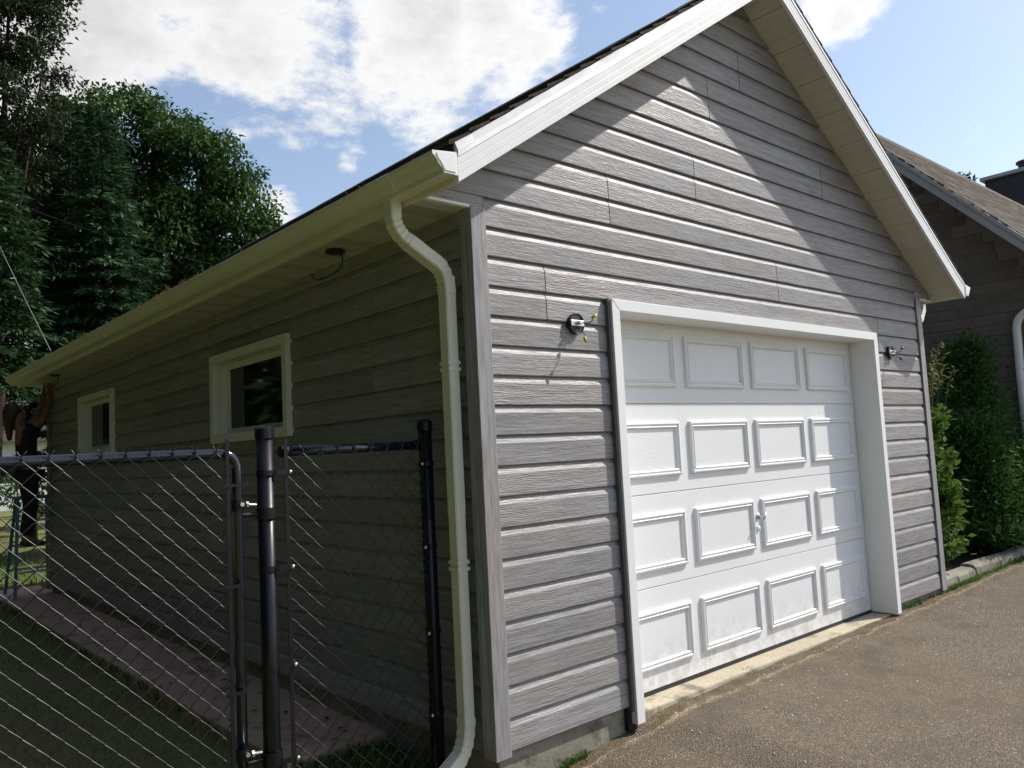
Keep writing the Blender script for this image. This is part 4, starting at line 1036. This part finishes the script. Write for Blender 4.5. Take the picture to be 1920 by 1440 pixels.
nodes = [(hip, (.11, .085)), (pp(.02, 0, 1.05), (.11, .085)), (chest, (.15, .11)), (neck, .055), (pp(-.075, 0, 1.48), .065), (pp(-.08, -.005, 1.575), (.105, .115)), (pp(-.10, 0, 1.665), .07),
         (pp(.02, -.17, 1.36), .062), (pp(.15, -.20, 1.50), .048), (pp(.235, -.14, 1.74), .036), (pp(.235, -.12, 1.82), .03), (pp(.225, -.11, 1.88), .022),
         (pp(.0, .18, 1.36), .062), (pp(.16, .18, 1.54), .048), (pp(.20, .06, 1.76), .036), (pp(.205, .04, 1.84), .03), (pp(.205, .02, 1.90), .022),
         (pp(.03, -.09, .82), .09), (pp(.04, -.10, .46), .06), (pp(.00, -.10, .10), .045), (pp(.0, -.10, .035), .042), (pp(.16, -.11, .03), .032),
         (pp(.03, .09, .82), .09), (pp(.06, .10, .46), .06), (pp(.01, .10, .10), .045), (pp(.01, .10, .035), .042), (pp(.17, .11, .03), .032)]
edges = [(0, 1), (1, 2), (2, 3), (3, 4), (4, 5), (5, 6), (2, 7), (7, 8), (8, 9), (9, 10), (10, 11), (2, 12), (12, 13), (13, 14), (14, 15), (15, 16), (0, 17), (17, 18), (18, 19), (19, 20), (20, 21), (0, 22), (22, 23), (23, 24), (24, 25), (25, 26)]
body = skin_obj('body', nodes, edges, M['skin'], PE)
for si, (wx, wy, wz) in ((11, nodes[11][0]), (16, nodes[16][0])):
    fn = [((wx, wy, wz - .02), .02)]; fe = []
    for f_ in range(5):
        a = -.035 + .0175 * f_; lnf = (.045, .075, .085, .078, .06)[f_]; i0 = len(fn)
        fn += [((wx + .004, wy + a, wz + .015), .009), ((wx + .012, wy + a * 1.25, wz + .02 + lnf * .55), .0085), ((wx + .004, wy + a * 1.2, wz + .02 + lnf), .0075)]
        fe += [(0, i0), (i0, i0 + 1), (i0 + 1, i0 + 2)]
    skin_obj('hand', fn, fe, M['skin'], PE, 0, 1)
skin_obj('shirt', [(pp(.03, 0, .72), (.165, .125)), (pp(.03, 0, .86), (.165, .125)), (pp(.02, 0, 1.05), (.14, .115)), (pp(-.01, 0, 1.22), (.185, .145)), (pp(-.045, 0, 1.39), (.085, .08)), (pp(.02, -.16, 1.35), .092), (pp(.11, -.195, 1.46), .068), (pp(.0, .17, 1.35), .092), (pp(.11, .18, 1.47), .068)],
         [(0, 1), (1, 2), (2, 3), (3, 4), (3, 5), (5, 6), (3, 7), (7, 8)], M['shirt'], PE, 2)
skin_obj('trousers', [(pp(.03, 0, .98), (.16, .125)), (pp(.03, -.09, .80), .105), (pp(.045, -.10, .46), .078), (pp(.0, -.10, .10), .066), (pp(.03, .09, .80), .105), (pp(.065, .10, .46), .078), (pp(.01, .10, .10), .066)],
         [(0, 1), (1, 2), (2, 3), (0, 4), (4, 5), (5, 6)], M['pants'], PE)
skin_obj('hair', [(pp(-.085, 0, 1.71), .095), (pp(-.135, 0, 1.63), .125), (pp(-.16, 0, 1.53), .095), (pp(-.17, 0, 1.42), .05), (pp(-.165, 0, 1.26), .026)], [(0, 1), (1, 2), (2, 3), (3, 4)], M['hair'], PE)
for sg in (-1, 1):
    b = MB(); b.box(PX - .04, PX + .19, PY + sg * .105 - .045, PY + sg * .105 + .045, FZ, FZ + .045); b.build('shoe', M['dark'], PE, bevel=.02, seg=3)

# ------------------------------------------------------------------ overhead cables
def cable(label, p, q, sag, r):
    p, q = Vector(p), Vector(q); pts = [p.lerp(q, t) - Vector((0, 0, 4 * sag * t * (1 - t))) for t in [i / 24 for i in range(25)]]
    tag(MB().tube(pts, r, 6).build('cable', M['cable'], None, smooth=True), label, 'cable')
M['cable'] = simple('grey_cable', (.15, .15, .15), .6, dirt=0)
a = (-.30, 6.95, 2.66); e = at(-60, 330, 17)
cable('pale service cable running from the garage eave up to the left', a, tuple(e), .05, .006)
M['cable'] = M['dark']; cable('thin dark cable crossing in front of the trees', tuple(at(-60, 345, 15)), tuple(at(420, 500, 15)), .12, .0045)
